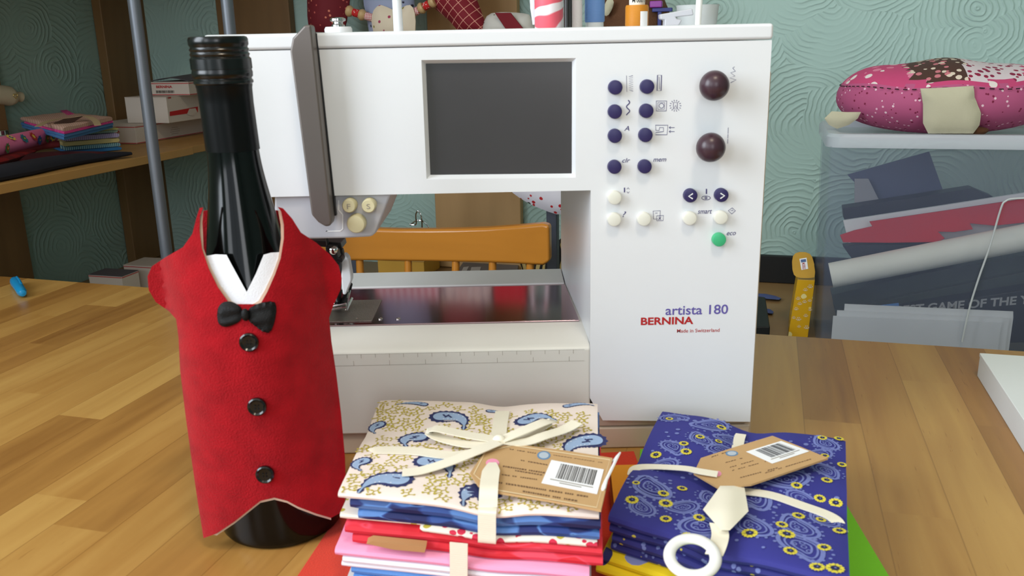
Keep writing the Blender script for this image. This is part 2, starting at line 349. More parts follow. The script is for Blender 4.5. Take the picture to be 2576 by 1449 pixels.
def text_bm(bm, s, o, xd, yd, w, h, bold=0., mi=0, shear=0., depth=0.):
    """letters laid on the plane o + x*xd + y*yd, scaled to width w and height h"""
    cu = bpy.data.curves.new('t', 'FONT'); cu.body = s; cu.offset = bold; cu.shear = shear; cu.resolution_u = 4
    ob = bpy.data.objects.new('t', cu); C.objects.link(ob); dg = bpy.context.evaluated_depsgraph_get(); me = ob.evaluated_get(dg).to_mesh()
    xs = [v.co.x for v in me.vertices]; ys = [v.co.y for v in me.vertices]
    x0, x1, y0, y1 = min(xs), max(xs), min(ys), max(ys); o, xd, yd = Vector(o), Vector(xd).normalized(), Vector(yd).normalized()
    vv = [bm.verts.new(o+xd*((v.co.x-x0)/(x1-x0)*w)+yd*((v.co.y-y0)/(y1-y0)*h)) for v in me.vertices]
    for p in me.polygons:
        try: bm.faces.new([vv[i] for i in p.vertices]).material_index = mi
        except ValueError: pass
    bpy.data.objects.remove(ob); bpy.data.curves.remove(cu)
def barcode(bm, fn, x0, x1, y0, y1, mi, seed=3):
    r = random.Random(seed); x = x0; k = (x1-x0)/62.
    while x < x1-k:
        w_ = k*r.choice([.6, .6, 1.2, 1.8]); decal(bm, [(x, y0), (x+w_, y0), (x+w_, y1), (x, y1)], fn, mi); x += w_+k*r.choice([.6, .9, 1.4])
# ================================================================== materials used in several places
anaglypta('wallpaper_left', (150, 176, 166), 1); anaglypta('wallpaper_back', (172, 200, 192), 0)  # same wallpaper twice; the back copy is painted paler as the better lit wall
mat('ceiling_white', (225, 222, 212), .9); mat('carpet', (120, 104, 84), .95, bump=.5, bscale=300); mat('gloss_white', (230, 230, 226), .35)
wood_planks('table_wood', .0425, .36, (126, 82, 38), (168, 122, 62), (190, 148, 82), .3)
wood_planks('desk_wood', .3, 2., (136, 104, 66), (150, 116, 74), (160, 126, 84), .45, 0)
mat('board_wood', (118, 86, 48), .55, scale=6, stretch=(6, 6, .7), var=.12, rgb2=(138, 102, 60)); mat('shelf_wood', (176, 132, 72), .5, scale=6, stretch=(6, .7, 6), var=.12)
mat('board_wood_lit', (190, 148, 96), .55, scale=6, stretch=(6, 6, .7), var=.08, rgb2=(204, 162, 110)); mat('black_board', (14, 14, 15), .6); mat('steel_grey', (112, 116, 124), .42, metal=.55)  # one board wood in two tones: shaded boards darker, the lit one painted paler
# ================================================================== the room
UL, WB, ZF, ZC = -1.30, 1.676, -.75, 1.62
UR_, WF = 2.3, -1.7
def wall_hole(name, axis, pos, a0, a1, out, hole, m):
    bm = BM(); h = hole
    segs = [(a0, h[0], ZF, ZC), (h[1], a1, ZF, ZC), (h[0], h[1], ZF, h[2]), (h[0], h[1], h[3], ZC)] if h else [(a0, a1, ZF, ZC)]
    for s0, s1, z0, z1 in segs:
        if axis == 'u': box(bm, min(pos, pos+out), max(pos, pos+out), s0, s1, z0, z1)
        else: box(bm, s0, s1, min(pos, pos+out), max(pos, pos+out), z0, z1)
    return solo(name, bm, m, room=True, kind='structure', smooth=False)
bm = BM(); box(bm, UL-.1, UR_+.1, WF-.1, WB+.1, ZF-.05, ZF); solo('floor', bm, 'carpet', room=True, kind='structure', smooth=False)
bm = BM(); box(bm, UL-.1, UR_+.1, WF-.1, WB+.1, ZC, ZC+.05); solo('ceiling', bm, 'ceiling_white', room=True, kind='structure', smooth=False)
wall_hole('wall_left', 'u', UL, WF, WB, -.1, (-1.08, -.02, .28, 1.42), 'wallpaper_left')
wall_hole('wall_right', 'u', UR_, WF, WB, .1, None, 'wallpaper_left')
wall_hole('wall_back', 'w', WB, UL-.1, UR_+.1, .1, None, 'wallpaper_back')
wall_hole('wall_front', 'w', WF, UL-.1, UR_+.1, -.1, (-1.08, 1.08, .28, 1.42), 'wallpaper_back')
def win(name, axis, pos, a0, a1, z0, z1):
    bm = BM(); t = .04
    for s0, s1, q0, q1 in ((a0, a0+t, z0, z1), (a1-t, a1, z0, z1), (a0+t, a1-t, z0, z0+t), (a0+t, a1-t, z1-t, z1), ((a0+a1)/2-.015, (a0+a1)/2+.015, z0+t, z1-t)):
        if axis == 'u': box(bm, pos-.02, pos+.02, s0, s1, q0, q1)
        else: box(bm, s0, s1, pos-.02, pos+.02, q0, q1)
    solo(name, bm, 'gloss_white', room=True, kind='structure', smooth=False, bevel=.003)
win('window_1', 'u', UL-.06, -1.08, -.02, .28, 1.42); win('window_2', 'w', WF-.06, -1.08, 1.08, .28, 1.42)
# ------------------------------------------------------------------ work table
t = thing('work_table', 'large light beech butcher block table under the sewing machine', 'table', (0, .35, ZF), True)
bm = BM(); pl = [(-1.12, -.22), (1.05, -.22), (1.05, .889), (.0, .889), (-.74, .914), (-1.12, .927)]
prism(bm, [(x, y, -.032) for x, y in pl], (0, 0, .032)); part(t, 'tabletop', bm, 'table_wood', bevel=.003)
for x, y in ((-1.02, -.12), (.95, -.12), (-1.02, .82), (.95, .80)):
    bm = BM(); box(bm, x-.03, x+.03, y-.03, y+.03, ZF, -.032); part(t, 'leg', bm, 'table_wood', bevel=.002)
# ------------------------------------------------------------------ low desk along the back wall
DZ = -.155
t = thing('desk', 'low tan wood desk running along the wall behind the chair', 'desk', (.2, 1.5, ZF), True)
bm = BM(); box(bm, -.84, 1.3, 1.34, WB-.002, DZ-.028, DZ); part(t, 'desktop', bm, 'desk_wood', bevel=.0015)
for x in (-.80, 1.26):
    for y in (1.37, 1.64):
        bm = BM(); box(bm, x-.022, x+.022, y-.022, y+.022, ZF, DZ-.028); part(t, 'leg', bm, 'desk_wood')
t = thing('side_desk', 'narrow wood surface along the dark left wall under the shelf', 'desk', (-1.05, 1.2, ZF), True)
bm = BM(); box(bm, UL+.002, -.86, .96, WB-.002, DZ-.028, DZ); part(t, 'desktop', bm, 'desk_wood', bevel=.0015)
for x, y in ((-1.22, 1.0), (-.9, 1.0), (-1.22, 1.63), (-.9, 1.63)):
    bm = BM(); box(bm, x-.02, x+.02, y-.02, y+.02, ZF, DZ-.028); part(t, 'leg', bm, 'desk_wood')
# ------------------------------------------------------------------ upright boards fixed to the walls
def wboard_left(px0, px1, py, label):
    a = ru(px0, py, UL+.02).y; b = ru(px1, py, UL+.02).y; bm = BM(); box(bm, UL+.001, UL+.022, a, b, DZ+.001, 1.3)
    return solo('wall_board', bm, 'board_wood', label, 'board', room=True, group='upright boards on the walls', bevel=.002)
wboard_left(262, 400, 100, 'upright wooden board on the dark wall right behind the white cartons')
o = wboard_left(-90, 68, 600, 'upright wooden board at the left picture edge under the shelf')
def wboard_back(px0, px1, py, label, top=1.3, m_='board_wood'):
    a = rw(px0, py, WB-.02).x; b = rw(px1, py, WB-.02).x; bm = BM(); box(bm, a, b, WB-.022, WB-.001, DZ+.001, top)
    return solo('wall_board', bm, m_, label, 'board', room=True, group='upright boards on the walls', bevel=.002)
wboard_back(543, 727, 10, 'upright board in shaded tone on the wall above the neck of the bottle')
wboard_back(1095, 1310, 520, 'upright wooden board in lit tone seen through the sewing machine arm', m_='board_wood_lit')
# black skirting panel behind the desk, right
a = rw(1900, 650, WB-.01).x; bm = BM(); box(bm, a-.2, 1.28, WB-.014, WB-.001, DZ+.001, rw(1955, 645, WB-.014).z)
solo('backboard', bm, 'black_board', 'black panel standing against the wall at the back of the desk', 'panel', room=True, bevel=.001)
# ------------------------------------------------------------------ shelf on the left wall
SZ = .118
t = thing('wall_shelf', 'long wooden shelf on the dark left wall holding fabrics and cartons', 'shelf', (-1.13, 1.2, SZ-.018), True)
bm = BM(); box(bm, UL+.023, -.995, .75, 1.392, SZ-.0135, SZ); part(t, 'shelf_board', bm, 'shelf_wood', bevel=.001)
bm = BM(); box(bm, UL+.023, -1.003, 1.393, WB-.003, SZ-.0135, SZ); part(t, 'shelf_board', bm, 'shelf_wood', bevel=.001)
bm = BM(); box(bm, UL+.023, -.97, .6, WB-.003, .47, .488); solo('wall_shelf', bm, 'shelf_wood', 'upper wooden shelf fixed on the left wall above the picture', 'shelf', room=True)
bm = BM(); box(bm, -.955, -.30, 1.40, WB-.023, .46, .478); solo('wall_shelf', bm, 'shelf_wood', 'upper wooden shelf on the back wall above the rag doll', 'shelf', room=True)
# shelf on the back wall, just below the top of the sewing machine
BZ = .262
t = thing('wall_shelf', 'wooden shelf on the back wall holding the rag doll behind the machine', 'shelf', (-.45, 1.5, BZ-.018), True)
bm = BM(); box(bm, -.80, -.10, 1.46, WB-.023, BZ-.018, BZ); part(t, 'shelf_board', bm, 'shelf_wood', bevel=.0015)
for x in (-.6, -.3):
    bm = BM(); prism(bm, [(x, WB-.023, BZ-.018), (x, 1.5, BZ-.018), (x, WB-.023, BZ-.10)], (.012, 0, 0)); part(t, 'bracket', bm, 'shelf_wood')
# ------------------------------------------------------------------ wooden chair
mat('chair_wood', (202, 130, 48), .22, scale=5, stretch=(1, 8, 8), var=.16, rgb2=(206, 134, 48))
t = thing('wooden_chair', 'honey varnished wooden chair with a curved top rail on spindles', 'chair', (-.47, 1.1, ZF), True)
UC = -.445; HW = .165
tp = [(790, 572), (870, 573), (936, 573), (1012, 575), (1091, 575), (1160, 574), (1230, 571), (1300, 566), (1371, 560), (1387, 564)]
bt = [(790, 652), (852, 653), (930, 653), (1000, 654), (1080, 655), (1144, 656), (1230, 658), (1300, 661), (1366, 665), (1383, 655)]
def rail_w(px): return 1.215-.030*((px-1090)/300.)**2
bm = BM(); rows = []
for (xa, ya), (xb, yb_) in zip(tp, bt):
    w_ = rail_w(xa); p, q = rw(xa, ya, w_), rw(xb, yb_, w_); x = (p.x+q.x)/2
    rows.append([bm.verts.new(v) for v in ((x, w_-.009, q.z), (x, w_+.011, q.z), (x, w_+.011, p.z), (x, w_-.009, p.z))])
for a, b in zip(rows, rows[1:]):
    for j in range(4): bm.faces.new((a[j], a[(j+1) % 4], b[(j+1) % 4], b[j]))
bm.faces.new(rows[0][::-1]); bm.faces.new(rows[-1]); part(t, 'top_rail', bm, 'chair_wood', bevel=.005, seg=3)
for px in (812, 905, 1027, 1147, 1240, 1335):
    w_ = rail_w(px)+.001; p = rw(px, 655, w_)
    bm = BM(); cyl(bm, (p.x, w_, p.z+.006), (p.x*.94+UC*.06, 1.17, -.325), .0058, .0075, 14); part(t, 'spindle', bm, 'chair_wood')
bm = BM(); prism(bm, [(UC-.18, 1.21, -.345), (UC+.18, 1.21, -.345), (UC+.20, .93, -.345), (UC+.14, .90, -.345), (UC-.14, .90, -.345), (UC-.20, .93, -.345)], (0, 0, .028)); part(t, 'seat', bm, 'chair_wood', bevel=.006)
for sx_, sy_ in ((-1, 0), (1, 0), (-1, 1), (1, 1)):
    bm = BM(); cyl(bm, (UC+sx_*.14, .95+.2*sy_, -.345), (UC+sx_*.19, .92+.28*sy_, ZF), .014, .011, 14); part(t, 'leg', bm, 'chair_wood')
# ------------------------------------------------------------------ grey steel poles
def pole(pa, w_, label, r):
    p = rw(pa[0], pa[1], w_); t = thing('rack_pole', label, 'pole', (p.x, p.y, ZF), True, group='steel rack poles by the left wall')
    bm = BM(); cyl(bm, (p.x, p.y, ZF+.012), (p.x, p.y, 1.25), r, r, 20); part(t, 'tube', bm, 'steel_grey')
    bm = BM(); lathe(bm, [(.05, 0), (.05, .006), (.02, .014), (r+.001, .03)], (p.x, p.y, ZF), 24); part(t, 'foot', bm, 'black_board')
pole((337, 5), 1.05, 'round grey steel pole standing in front of the left wall shelf', .0082)
pole((571, 5), 1.05, 'round grey steel pole rising behind the bottle cap', .0078)
mat('slate', (72, 76, 88), .5, metal=.2)
ck = thing('clothes_rack', 'slate grey rack with two flat posts standing behind the wooden chair', 'clothes rack', (rw(1140, 600, 1.325).x, 1.325, ZF), True)
px_post = []
for xa, xb in ((880, 903), (1375, 1401)):
    a, b = rw(xa, 660, 1.315).x, rw(xb, 660, 1.315).x; px_post.append((a+b)/2); bm = BM(); box(bm, a, b, 1.315, 1.333, ZF+.02, .283); part(ck, 'post', bm, 'slate', bevel=.0015)
    bm = BM(); box(bm, a, b, 1.31, 1.45, ZF, ZF+.02); part(ck, 'foot', bm, 'slate', bevel=.003)
bm = BM(); cyl(bm, (px_post[0]-.02, 1.324, .289), (px_post[1]+.02, 1.324, .289), .006, .006, 18); part(ck, 'top_rail', bm, 'slate')
# ================================================================== sewing machine
mat('machine_white', (226, 227, 230), .33, var=.02); mat('machine_bed', (216, 212, 204), .38, var=.03); mat('machine_beige', (196, 178, 158), .45, var=.04)
mat('head_grey', (190, 190, 196), .4, var=.02); mat('cover_grey', (112, 104, 100), .38, metal=.35); mat('slot_black', (12, 11, 12), .4)
mat('screen_glass', (66, 62, 64), .16, spec=.6); mat('button_navy', (40, 32, 84), .42); mat('button_white', (228, 226, 214), .4); mat('button_cream', (216, 206, 166), .42)
mat('button_green', (60, 178, 122), .4); mat('knob_plum', (62, 38, 48), .33); mat('ink_navy', (62, 56, 110), .6); mat('ink_red', (178, 24, 26), .6)
mat('ink_violet', (96, 84, 160), .6); mat('ink_grey', (150, 140, 128), .6); mat('chrome', (200, 198, 196), .12, metal=1.); mat('dark_steel', (60, 58, 58), .3, metal=.8)
mat('plate_steel', (178, 152, 156), .10, metal=1., var=.03); mat('plate_brushed', (150, 140, 130), .34, metal=.9, bump=.3, bscale=900); mat('strip_grey', (214, 210, 206), .4)
mat('arrow_white', (235, 235, 235), .5)
MY = .594
m = thing('sewing_machine', 'white computerised sewing machine with dark screen and navy buttons', 'sewing machine', (0, .68, 0))
XL, XR, XC = -.196, .1721, .0548
zS = .2895                                            # lid seam
zu = .1937
# front shell with screen opening
scr = [oy(1060, 151, MY), oy(1449, 146, MY), oy(1448, 447, MY), oy(1073, 451, MY)]
scr2 = [(p.x, p.z) for p in scr]
out = [(XL, zS), (XR, zS), (XR, .0206), (.0642, .0242), (XC, .042), (XC, zu), (XL, zu)]
bm = BM(); sheet(bm, out, .02, lambda x, y: Vector((x, MY, y)), lambda x, y: Vector((x, MY+.006, y)), holes=[scr2])
part(m, 'front_panel', bm, 'machine_white', bevel=.0022, seg=3)
bm = BM(); vs_ = prism(bm, [(x, MY+.0062, z) for x, z in out], (0, .175, 0))
for v in vs_:
    if v.co.y > .7 and abs(v.co.x-XC) < .002: v.co.x = .0448
part(m, 'body', bm, 'machine_white', bevel=.002)
bm = BM(); box(bm, XL, XR+.0006, MY-.0012, .772, zS+.0004, .3000); part(m, 'lid', bm, 'machine_white', bevel=.0022, seg=3)
bm = BM(); prism(bm, [(XR-.003, MY+.004, .0), (XR-.003, MY+.004, .181), (XR-.003, MY+.004, .27), (XR-.003, .76, .27), (XR-.003, .76, 0)], (.0052, 0, 0)); part(m, 'side_cover', bm, 'machine_beige', bevel=.0015)
bm = BM(); ellipsoid(bm, (XR-.002, .66, .232), .0065, .055, .022); part(m, 'handwheel', bm, 'machine_white')
# screen and its sloping bezel
bm = BM(); ins = .0024; c = sum(scr, Vector())/4
inn = [p+Vector((ins if p.x < c.x else -ins, .0045, ins if p.z < c.z else -ins)) for p in scr]
for i in range(4): j = (i+1) % 4; hexa(bm, [scr[i], scr[j], scr[j]+Vector((0, .006, 0)), scr[i]+Vector((0, .006, 0))], [inn[i], inn[j], inn[j]+Vector((0, .001, 0)), inn[i]+Vector((0, .001, 0))])
part(m, 'screen_bezel', bm, 'machine_white', smooth=False)
bm = BM(); prism(bm, [p+Vector((0, -.0003, 0)) for p in inn], (0, .0012, 0)); part(m, 'screen', bm, 'screen_glass', smooth=False)
# free arm bed
bm = BM(); prof = [(MY, .017), (MY, .0800), (MY+.0035, .0828), (.642, .0862), (.772, .0862), (.772, .017)]
prism(bm, [(-.214, y, z) for y, z in prof], (.214+XC+.0002, 0, 0)); part(m, 'bed', bm, 'machine_bed', bevel=.0016, seg=3)
bm = BM(); box(bm, -.216, XR+.0012, MY+.003, .772, .0, .017); box(bm, XC+.0006, XR-.001, MY+.0045, .772, .017, .034); part(m, 'base', bm, 'machine_beige', bevel=.0015)
FX = lambda y0: (lambda x, z: Vector((x, y0, z)))
bm = BM(); fn = FX(MY-.00018)
def mp(px, py): p = oy(px, py, MY); return (p.x, p.z)
zz = mp(1000, 889)[1]; z2 = zz-.0085
stroke(bm, [(-.20, zz), (XC-.004, zz)], .0002, fn, 0); stroke(bm, [(-.20, z2), (XC-.004, z2)], .00018, fn, 0)
for i in range(26):
    x = XC-.012-i*.0101; stroke(bm, [(x, zz), (x, zz-(.003 if i % 2 else .0028))], .00025, fn, 0)
for i in range(11):
    x = XC-.015-i*.0257; stroke(bm, [(x, z2), (x, z2+.0035)], .00025, fn, 0)
part(m, 'ruler_marking', bm, 'ink_grey', smooth=False)
# steel plate, needle plate and rear strip on the bed
bm = BM(); hexa(bm, [(-.205, .638, .0862), (.0505, .638, .0862), (.0462, .741, .0862), (-.205, .741, .0862)], [(-.205, .638, .0874), (.0505, .638, .0874), (.0462, .741, .0874), (-.205, .741, .0874)]); part(m, 'bed_plate', bm, 'plate_steel', bevel=.0003)
bm = BM(); box(bm, -.165, -.108, .6445, .702, .0874, .0882); part(m, 'needle_plate', bm, 'plate_brushed', bevel=.0003)
bm = BM()
for px, py in ((957, 800), (1002, 800), (896, 801)):
    p = oz(px, py, .0882); lathe(bm, [(.0018, 0), (.0018, .0006), (.0008, .001)], (p.x, p.y, .0874), 14)
part(m, 'plate_screw', bm, 'chrome')
bm = BM(); hexa(bm, [(-.17, .741, .0862), (.0458, .741, .0862), (.0447, .772, .0862), (-.17, .772, .0862)], [(-.17, .7412, .0885), (.0458, .7412, .0885), (.0447, .772, .0935), (-.17, .772, .0935)]); part(m, 'rear_strip', bm, 'strip_grey', bevel=.001)
# head below the arm
bm = BM(); pts = [oy(x, y, MY+.004) for x, y in ((690, 488), (984, 487), (945, 586), (934, 596), (860, 600), (690, 603))]
prism(bm, pts, (0, .085, 0)); part(m, 'needle_head', bm, 'head_grey', bevel=.0018, seg=3)
bm = BM(); fn = lambda x, y: oy(x, y, MY+.0038)
stroke(bm, [(852, 504), (852, 528), (862, 540), (862, 576), (856, 581), (820, 582), (826, 579)], 3, fn, 0); part(m, 'threading_arrow', bm, 'arrow_white', smooth=False)
for px, py, r, rx, nm in ((880, 516, 17, 1, 'F'), (929, 516, 17, 1, 'E')):
    p = oy(px, py, MY-.0005); bm = BM(); rr = r/FPX*.62; lathe(bm, [(rr*.5, .0045), (rr*.85, .0045), (rr, .003), (rr, -.004)][::-1], (p.x, p.y, p.z), 28, (0, -1, 0)); b_ = part(m, 'function_button', bm, 'button_cream', label='cream')
    bm = BM(); text_bm(bm, 'F' if nm == 'F' else 'S', (p.x-.0012, p.y-.0047, p.z-.0018), (1, 0, 0), (0, 0, 1), .0024, .0034); part(b_, 'letter', bm, 'ink_grey', smooth=False)
p = oy(897, 562, MY-.0005); bm = BM(); lathe(bm, [(.0064, -.004), (.0064, .002), (.0056, .0035), (.003, .004)], (p.x, p.y, p.z), 30, (0, -1, 0)); part(m, 'reverse_button', bm, 'button_cream', label='large cream button')
# grey take-up lever cover with the black slot beside it
cov = [(729, 128), (735, 96), (765, 63), (781, 62), (784, 82), (834, 556), (831, 569), (818, 571), (800, 560), (783, 541)]
yc = MY-.014; bm = BM(); prism(bm, [oy(x, y, yc) for x, y in cov], (0, .013, 0)); part(m, 'lever_cover', bm, 'cover_grey', bevel=.0016, seg=3)
bm = BM(); prism(bm, [oy(x, y, MY-.0016) for x, y in ((778, 84), (797, 84), (846, 542), (824, 546))], (0, .004, 0)); part(m, 'thread_slot', bm, 'slot_black', smooth=False)
bm = BM(); box(bm, oy(781, 90, MY).x, oy(796, 90, MY).x, MY-.0016, .66, .2885, .3004); part(m, 'slot_top', bm, 'slot_black', smooth=False)
# needle area
bm = BM(); p = oy(815, 560, .64); q = oy(826, 625, .64); cyl(bm, p, q, .0012, .0012, 10); part(m, 'needle_bar', bm, 'dark_steel')
bm = BM(); a = oy(770, 603, .64); b = oy(857, 611, .64); prism(bm, [a, b, b+Vector((.0008, 0, -.0045)), a+Vector((0, 0, -.0045))], (0, .02, 0)); part(m, 'thread_guide_plate', bm, 'dark_steel', bevel=.0006)
bm = BM(); prism(bm, [oy(x, y, .63) for x, y in ((818, 620), (845, 622), (850, 648), (862, 652), (860, 662), (842, 660), (820, 640))], (0, .012, 0)); part(m, 'needle_clamp', bm, 'slot_black', bevel=.0008)
bm = BM(); p = oy(841, 628, .626); lathe(bm, [(.0028, 0), (.0028, .004), (.0012, .005)], (p.x, p.y, p.z), 16, (0, -1, 0)); part(m, 'clamp_screw', bm, 'chrome')
bm = BM(); prism(bm, [oy(x, y, .645) for x, y in ((850, 628), (861, 627), (864, 640), (863, 654), (848, 655))], (0, .006, 0)); part(m, 'needle_threader', bm, 'slot_black', bevel=.0008)
bm = BM(); prism(bm, [oy(x, y, .655) for x, y in ((858, 645), (866, 640), (876, 650), (884, 695), (884, 706), (870, 742), (862, 742), (858, 700))], (0, .01, 0)); part(m, 'buttonhole_lever', bm, 'machine_white', bevel=.0012)
bm = BM(); cyl(bm, oy(850, 655, .65), oz(850, 770, .0885), .0028, .0028, 12); part(m, 'presser_bar', bm, 'slot_black')
bm = BM(); c = oz(850, 775, .0885); z = .0889
for (x0, y0), (x1, y1) in (((-.006, -.012), (.009, -.012)), ((.009, -.012), (.0095, .012)), ((-.006, -.002), (.009, -.002)), ((-.004, .006), (.009, .006))): tube(bm, [(c.x+x0, c.y+y0, z+.0015), (c.x+x1, c.y+y1, z+.004)], .0011, 8)
tube(bm, [(c.x+.009, c.y-.012, z+.001), (c.x+.0096, c.y-.006, z+.008), (c.x+.0096, c.y+.004, z+.0125), (c.x+.004, c.y+.004, z+.0125), (c.x-.004, c.y+.002, z+.012)], .0011, 8)
part(m, 'presser_foot', bm, 'chrome')
bm = BM(); tube(bm, [(c.x+.004, c.y, z+.004), (c.x+.008, c.y+.008, z+.012), (c.x+.010, c.y+.006, z+.018)], .0022, 8); part(m, 'foot_clamp', bm, 'slot_black')
# top fittings
bm = BM(); p = oy(851, 70, .66); lathe(bm, [(.0098, 0), (.0098, .003), (.009, .0045)], (p.x, .66, .300), 28); part(m, 'bobbin_winder_base', bm, 'machine_white')
bm = BM(); lathe(bm, [(.0048, 0), (.0048, .0012), (.0036, .002), (.0036, .0034), (.0056, .0042), (.0056, .0056), (.004, .0064)], (p.x, .66, .3045), 28); part(m, 'bobbin_winder', bm, 'chrome')
bm = BM(); p = oy(1000, 30, .70); cyl(bm, (p.x, .70, .300), (p.x-.0003, .70, .385), .0037, .0030, 18); part(m, 'spool_pin', bm, 'machine_white')
bm = BM(); p = oy(1426, 30, .655); cyl(bm, (p.x, .655, .300), (p.x, .655, .40), .0021, .0021, 14); cyl(bm, (p.x+.0026, .659, .300), (p.x+.0026, .659, .40), .0014, .0014, 12); part(m, 'thread_mast', bm, 'dark_steel')
bm = BM(); pts = [oy(x, y, .65) for x, y in ((1661, 36), (1690, 31), (1742, 21), (1745, 38), (1700, 43), (1704, 48), (1716, 50), (1708, 64), (1672, 66), (1673, 50), (1662, 48))]
prism(bm, pts, (0, .010, 0)); part(m, 'thread_guide_bracket', bm, 'head_grey', bevel=.0008)
# buttons and knobs
for nm, px, py, mt in [('function_button', x, y, 'button_navy') for x, y in ((1548, 220), (1628, 218), (1547, 281), (1626, 279), (1547, 342), (1624, 340), (1546, 420), (1622, 419), (1737, 492), (1815, 491))] + \
        [('function_button', x, y, 'button_white') for x, y in ((1546, 497), (1545, 552), (1620, 551), (1735, 549), (1813, 547))]+[('eco_button', 1809, 603, 'button_green')]:
    p = oy(px, py, MY-.003); r = .00465; bm = BM(); lathe(bm, [(r, -.0032), (r, .0008), (r*.93, .0016), (r*.7, .0019)], (p.x, p.y, p.z), 30, (0, -1, 0))
    b_ = part(m, nm, bm, mt, label={'button_navy': 'navy button', 'button_white': 'white button', 'button_green': 'green eco button'}[mt])
    if (px, py) in ((1737, 492), (1815, 491)):
        s = -1 if px == 1737 else 1; bm = BM(); stroke(bm, [(p.x-.0012*s, p.z+.0017), (p.x+.0016*s, p.z-.0001), (p.x-.0012*s, p.z-.0019)], .0009, FX(p.y-.00205), 0); part(b_, 'arrow_mark', bm, 'arrow_white', smooth=False)
for px, py in ((1795, 215), (1786, 370)):
    p = oy(px, py, MY-.008); bm = BM(); r = .0097
    lathe(bm, [(.0062, -.0078), (.0062, -.002), (r*.93, .0), (r, .002), (r*.94, .0055), (r*.74, .0085), (r*.42, .0105), (r*.1, .0112)], (p.x, p.y, p.z), 36, (0, -1, 0)); part(m, 'control_knob', bm, 'knob_plum', label='round plum control knob')
# printed signs beside the buttons
bm = BM(); f2 = lambda x, y: oy(x, y, MY-.00018)
def sym():
    global bm
    part(m, 'button_symbol', bm, 'ink_navy', smooth=False); bm = BM()
def S(pts, w_=1.6, closed=False): stroke(bm, pts, w_, f2, 0, closed)
S([(1576, 190), (1577, 231)], 1.); zg = []
for i in range(15): zg.append(((1582 if i % 2 else 1592)+i*.05, 190+i*2.8))
S(zg, 1.3); sym()
S([(1654, 189), (1664, 189), (1663, 228), (1653, 228)], 2.2, True); S([(1658, 193), (1659, 225)], 1.2); sym()
S([(1580+4*math.sin(i*.55), 252+i*1.9) for i in range(21)], 2.6); sym()
S([(1651, 254), (1677, 254), (1676, 279), (1651, 279)], 1.6, True); S([(1655, 258), (1672, 258), (1671, 275), (1655, 275)], 1.2, True); S(disc2(1664, 266, 6), 1.3, True); sym()
for i in range(14):
    a = 2*PI*i/14; S([(1699+11*math.cos(a), 266+11*math.sin(a)), (1699+15*math.cos(a), 266+15*math.sin(a))], 1.4)
S([(1694, 258), (1704, 258), (1704, 274), (1694, 274)], 1.5, True); S([(1696, 272), (1700, 264), (1702, 272)], 1.2); sym()
S([(1649, 315), (1680, 315), (1678, 339), (1649, 339), (1650, 333), (1669, 331), (1669, 321), (1659, 321), (1658, 328), (1650, 328)], 1.5, True)
for dy in (321, 331): S([(1683, dy), (1697, dy)], 1.4); S([(1687, dy-3), (1683, dy), (1687, dy+3)], 1.4)
sym()
S([(1848, 168), (1843, 171), (1850, 179), (1838, 183), (1849, 191), (1836, 196), (1852, 201), (1838, 208)], 1.4); sym()
for y0, y1 in ((321, 336), (338, 348), (350, 361)): S([(1832-.04*(y0-321), y0), (1832-.04*(y1-321), y1)], 1.1)
sym()
S([(1571, 472), (1571, 484)], 3); S([(1577, 476), (1580, 472), (1583, 476)], 1.2); S([(1577, 482), (1580, 486), (1583, 482)], 1.2); sym()
S([(1777, 475), (1777, 488)], 3); S(disc2(1776, 498, 11, 16, 5), 1.4, True); S(disc2(1776, 498, 2.5, 8), 2, True); sym()
S([(1643, 531), (1661, 530), (1660, 551), (1644, 551)], 1.3, True); S([(1652, 543), (1669, 542), (1668, 555), (1652, 555)], 1.3, True); S([(1657, 546), (1663, 553)], 1.1); S([(1663, 546), (1657, 553)], 1.1); S([(1648, 536), (1654, 536)], 1.1); sym()
S([(1832, 530), (1842, 523), (1850, 530), (1841, 538)], 1.5, True); S([(1838, 530), (1845, 530), (1842, 527)], 1.2); sym()
def T(s, x0, x1, yb, h, sh=0., bold=.004, mi=0):
    p = oy(x0, yb, MY-.00018); q = oy(x1, yb-.021*(x1-x0), MY-.00018); t_ = oy(x0, yb-h, MY-.00018)
    text_bm(bm, s, p, (1, 0, 0), (0, 0, 1), q.x-p.x, t_.z-p.z, bold, mi, sh)
T('A', 1570, 1583, 329, 12, .3); part(m, 'button_lettering', bm, 'ink_navy', smooth=False); bm = BM()
T('clr', 1565, 1585, 409, 11, .3); part(m, 'button_lettering', bm, 'ink_navy', smooth=False); bm = BM()
T('mem', 1643, 1676, 407, 8, .3); part(m, 'button_lettering', bm, 'ink_navy', smooth=False); bm = BM()
T('?', 1566, 1575, 546, 14, .3); part(m, 'button_lettering', bm, 'ink_navy', smooth=False); bm = BM()
T('smart', 1755, 1791, 538, 10, .3); part(m, 'button_lettering', bm, 'ink_navy', smooth=False); bm = BM()
T('eco', 1828, 1851, 592, 8, .3); part(m, 'button_lettering', bm, 'ink_navy', smooth=False); bm = BM()
bm.free()
bm = BM(); T('artista 180', 1674, 1831, 793, 24, bold=.012); part(m, 'model_lettering', bm, 'ink_violet', smooth=False)
bm = BM(); T('BERNINA', 1612, 1744, 818, 19, bold=.03); T('Made in Switzerland', 1703, 1810, 837, 9); part(m, 'maker_lettering', bm, 'ink_red', smooth=False)
bm = BM(); p = oy(1576, 1099, MY+.004); text_bm(bm, 'CFB System', p, (1, 0, 0), (0, 0, 1), .0128, .0014, .01)
for v in bm.verts: v.co.y = MY+.0043
part(m, 'base_lettering', bm, 'ink_navy', smooth=False)
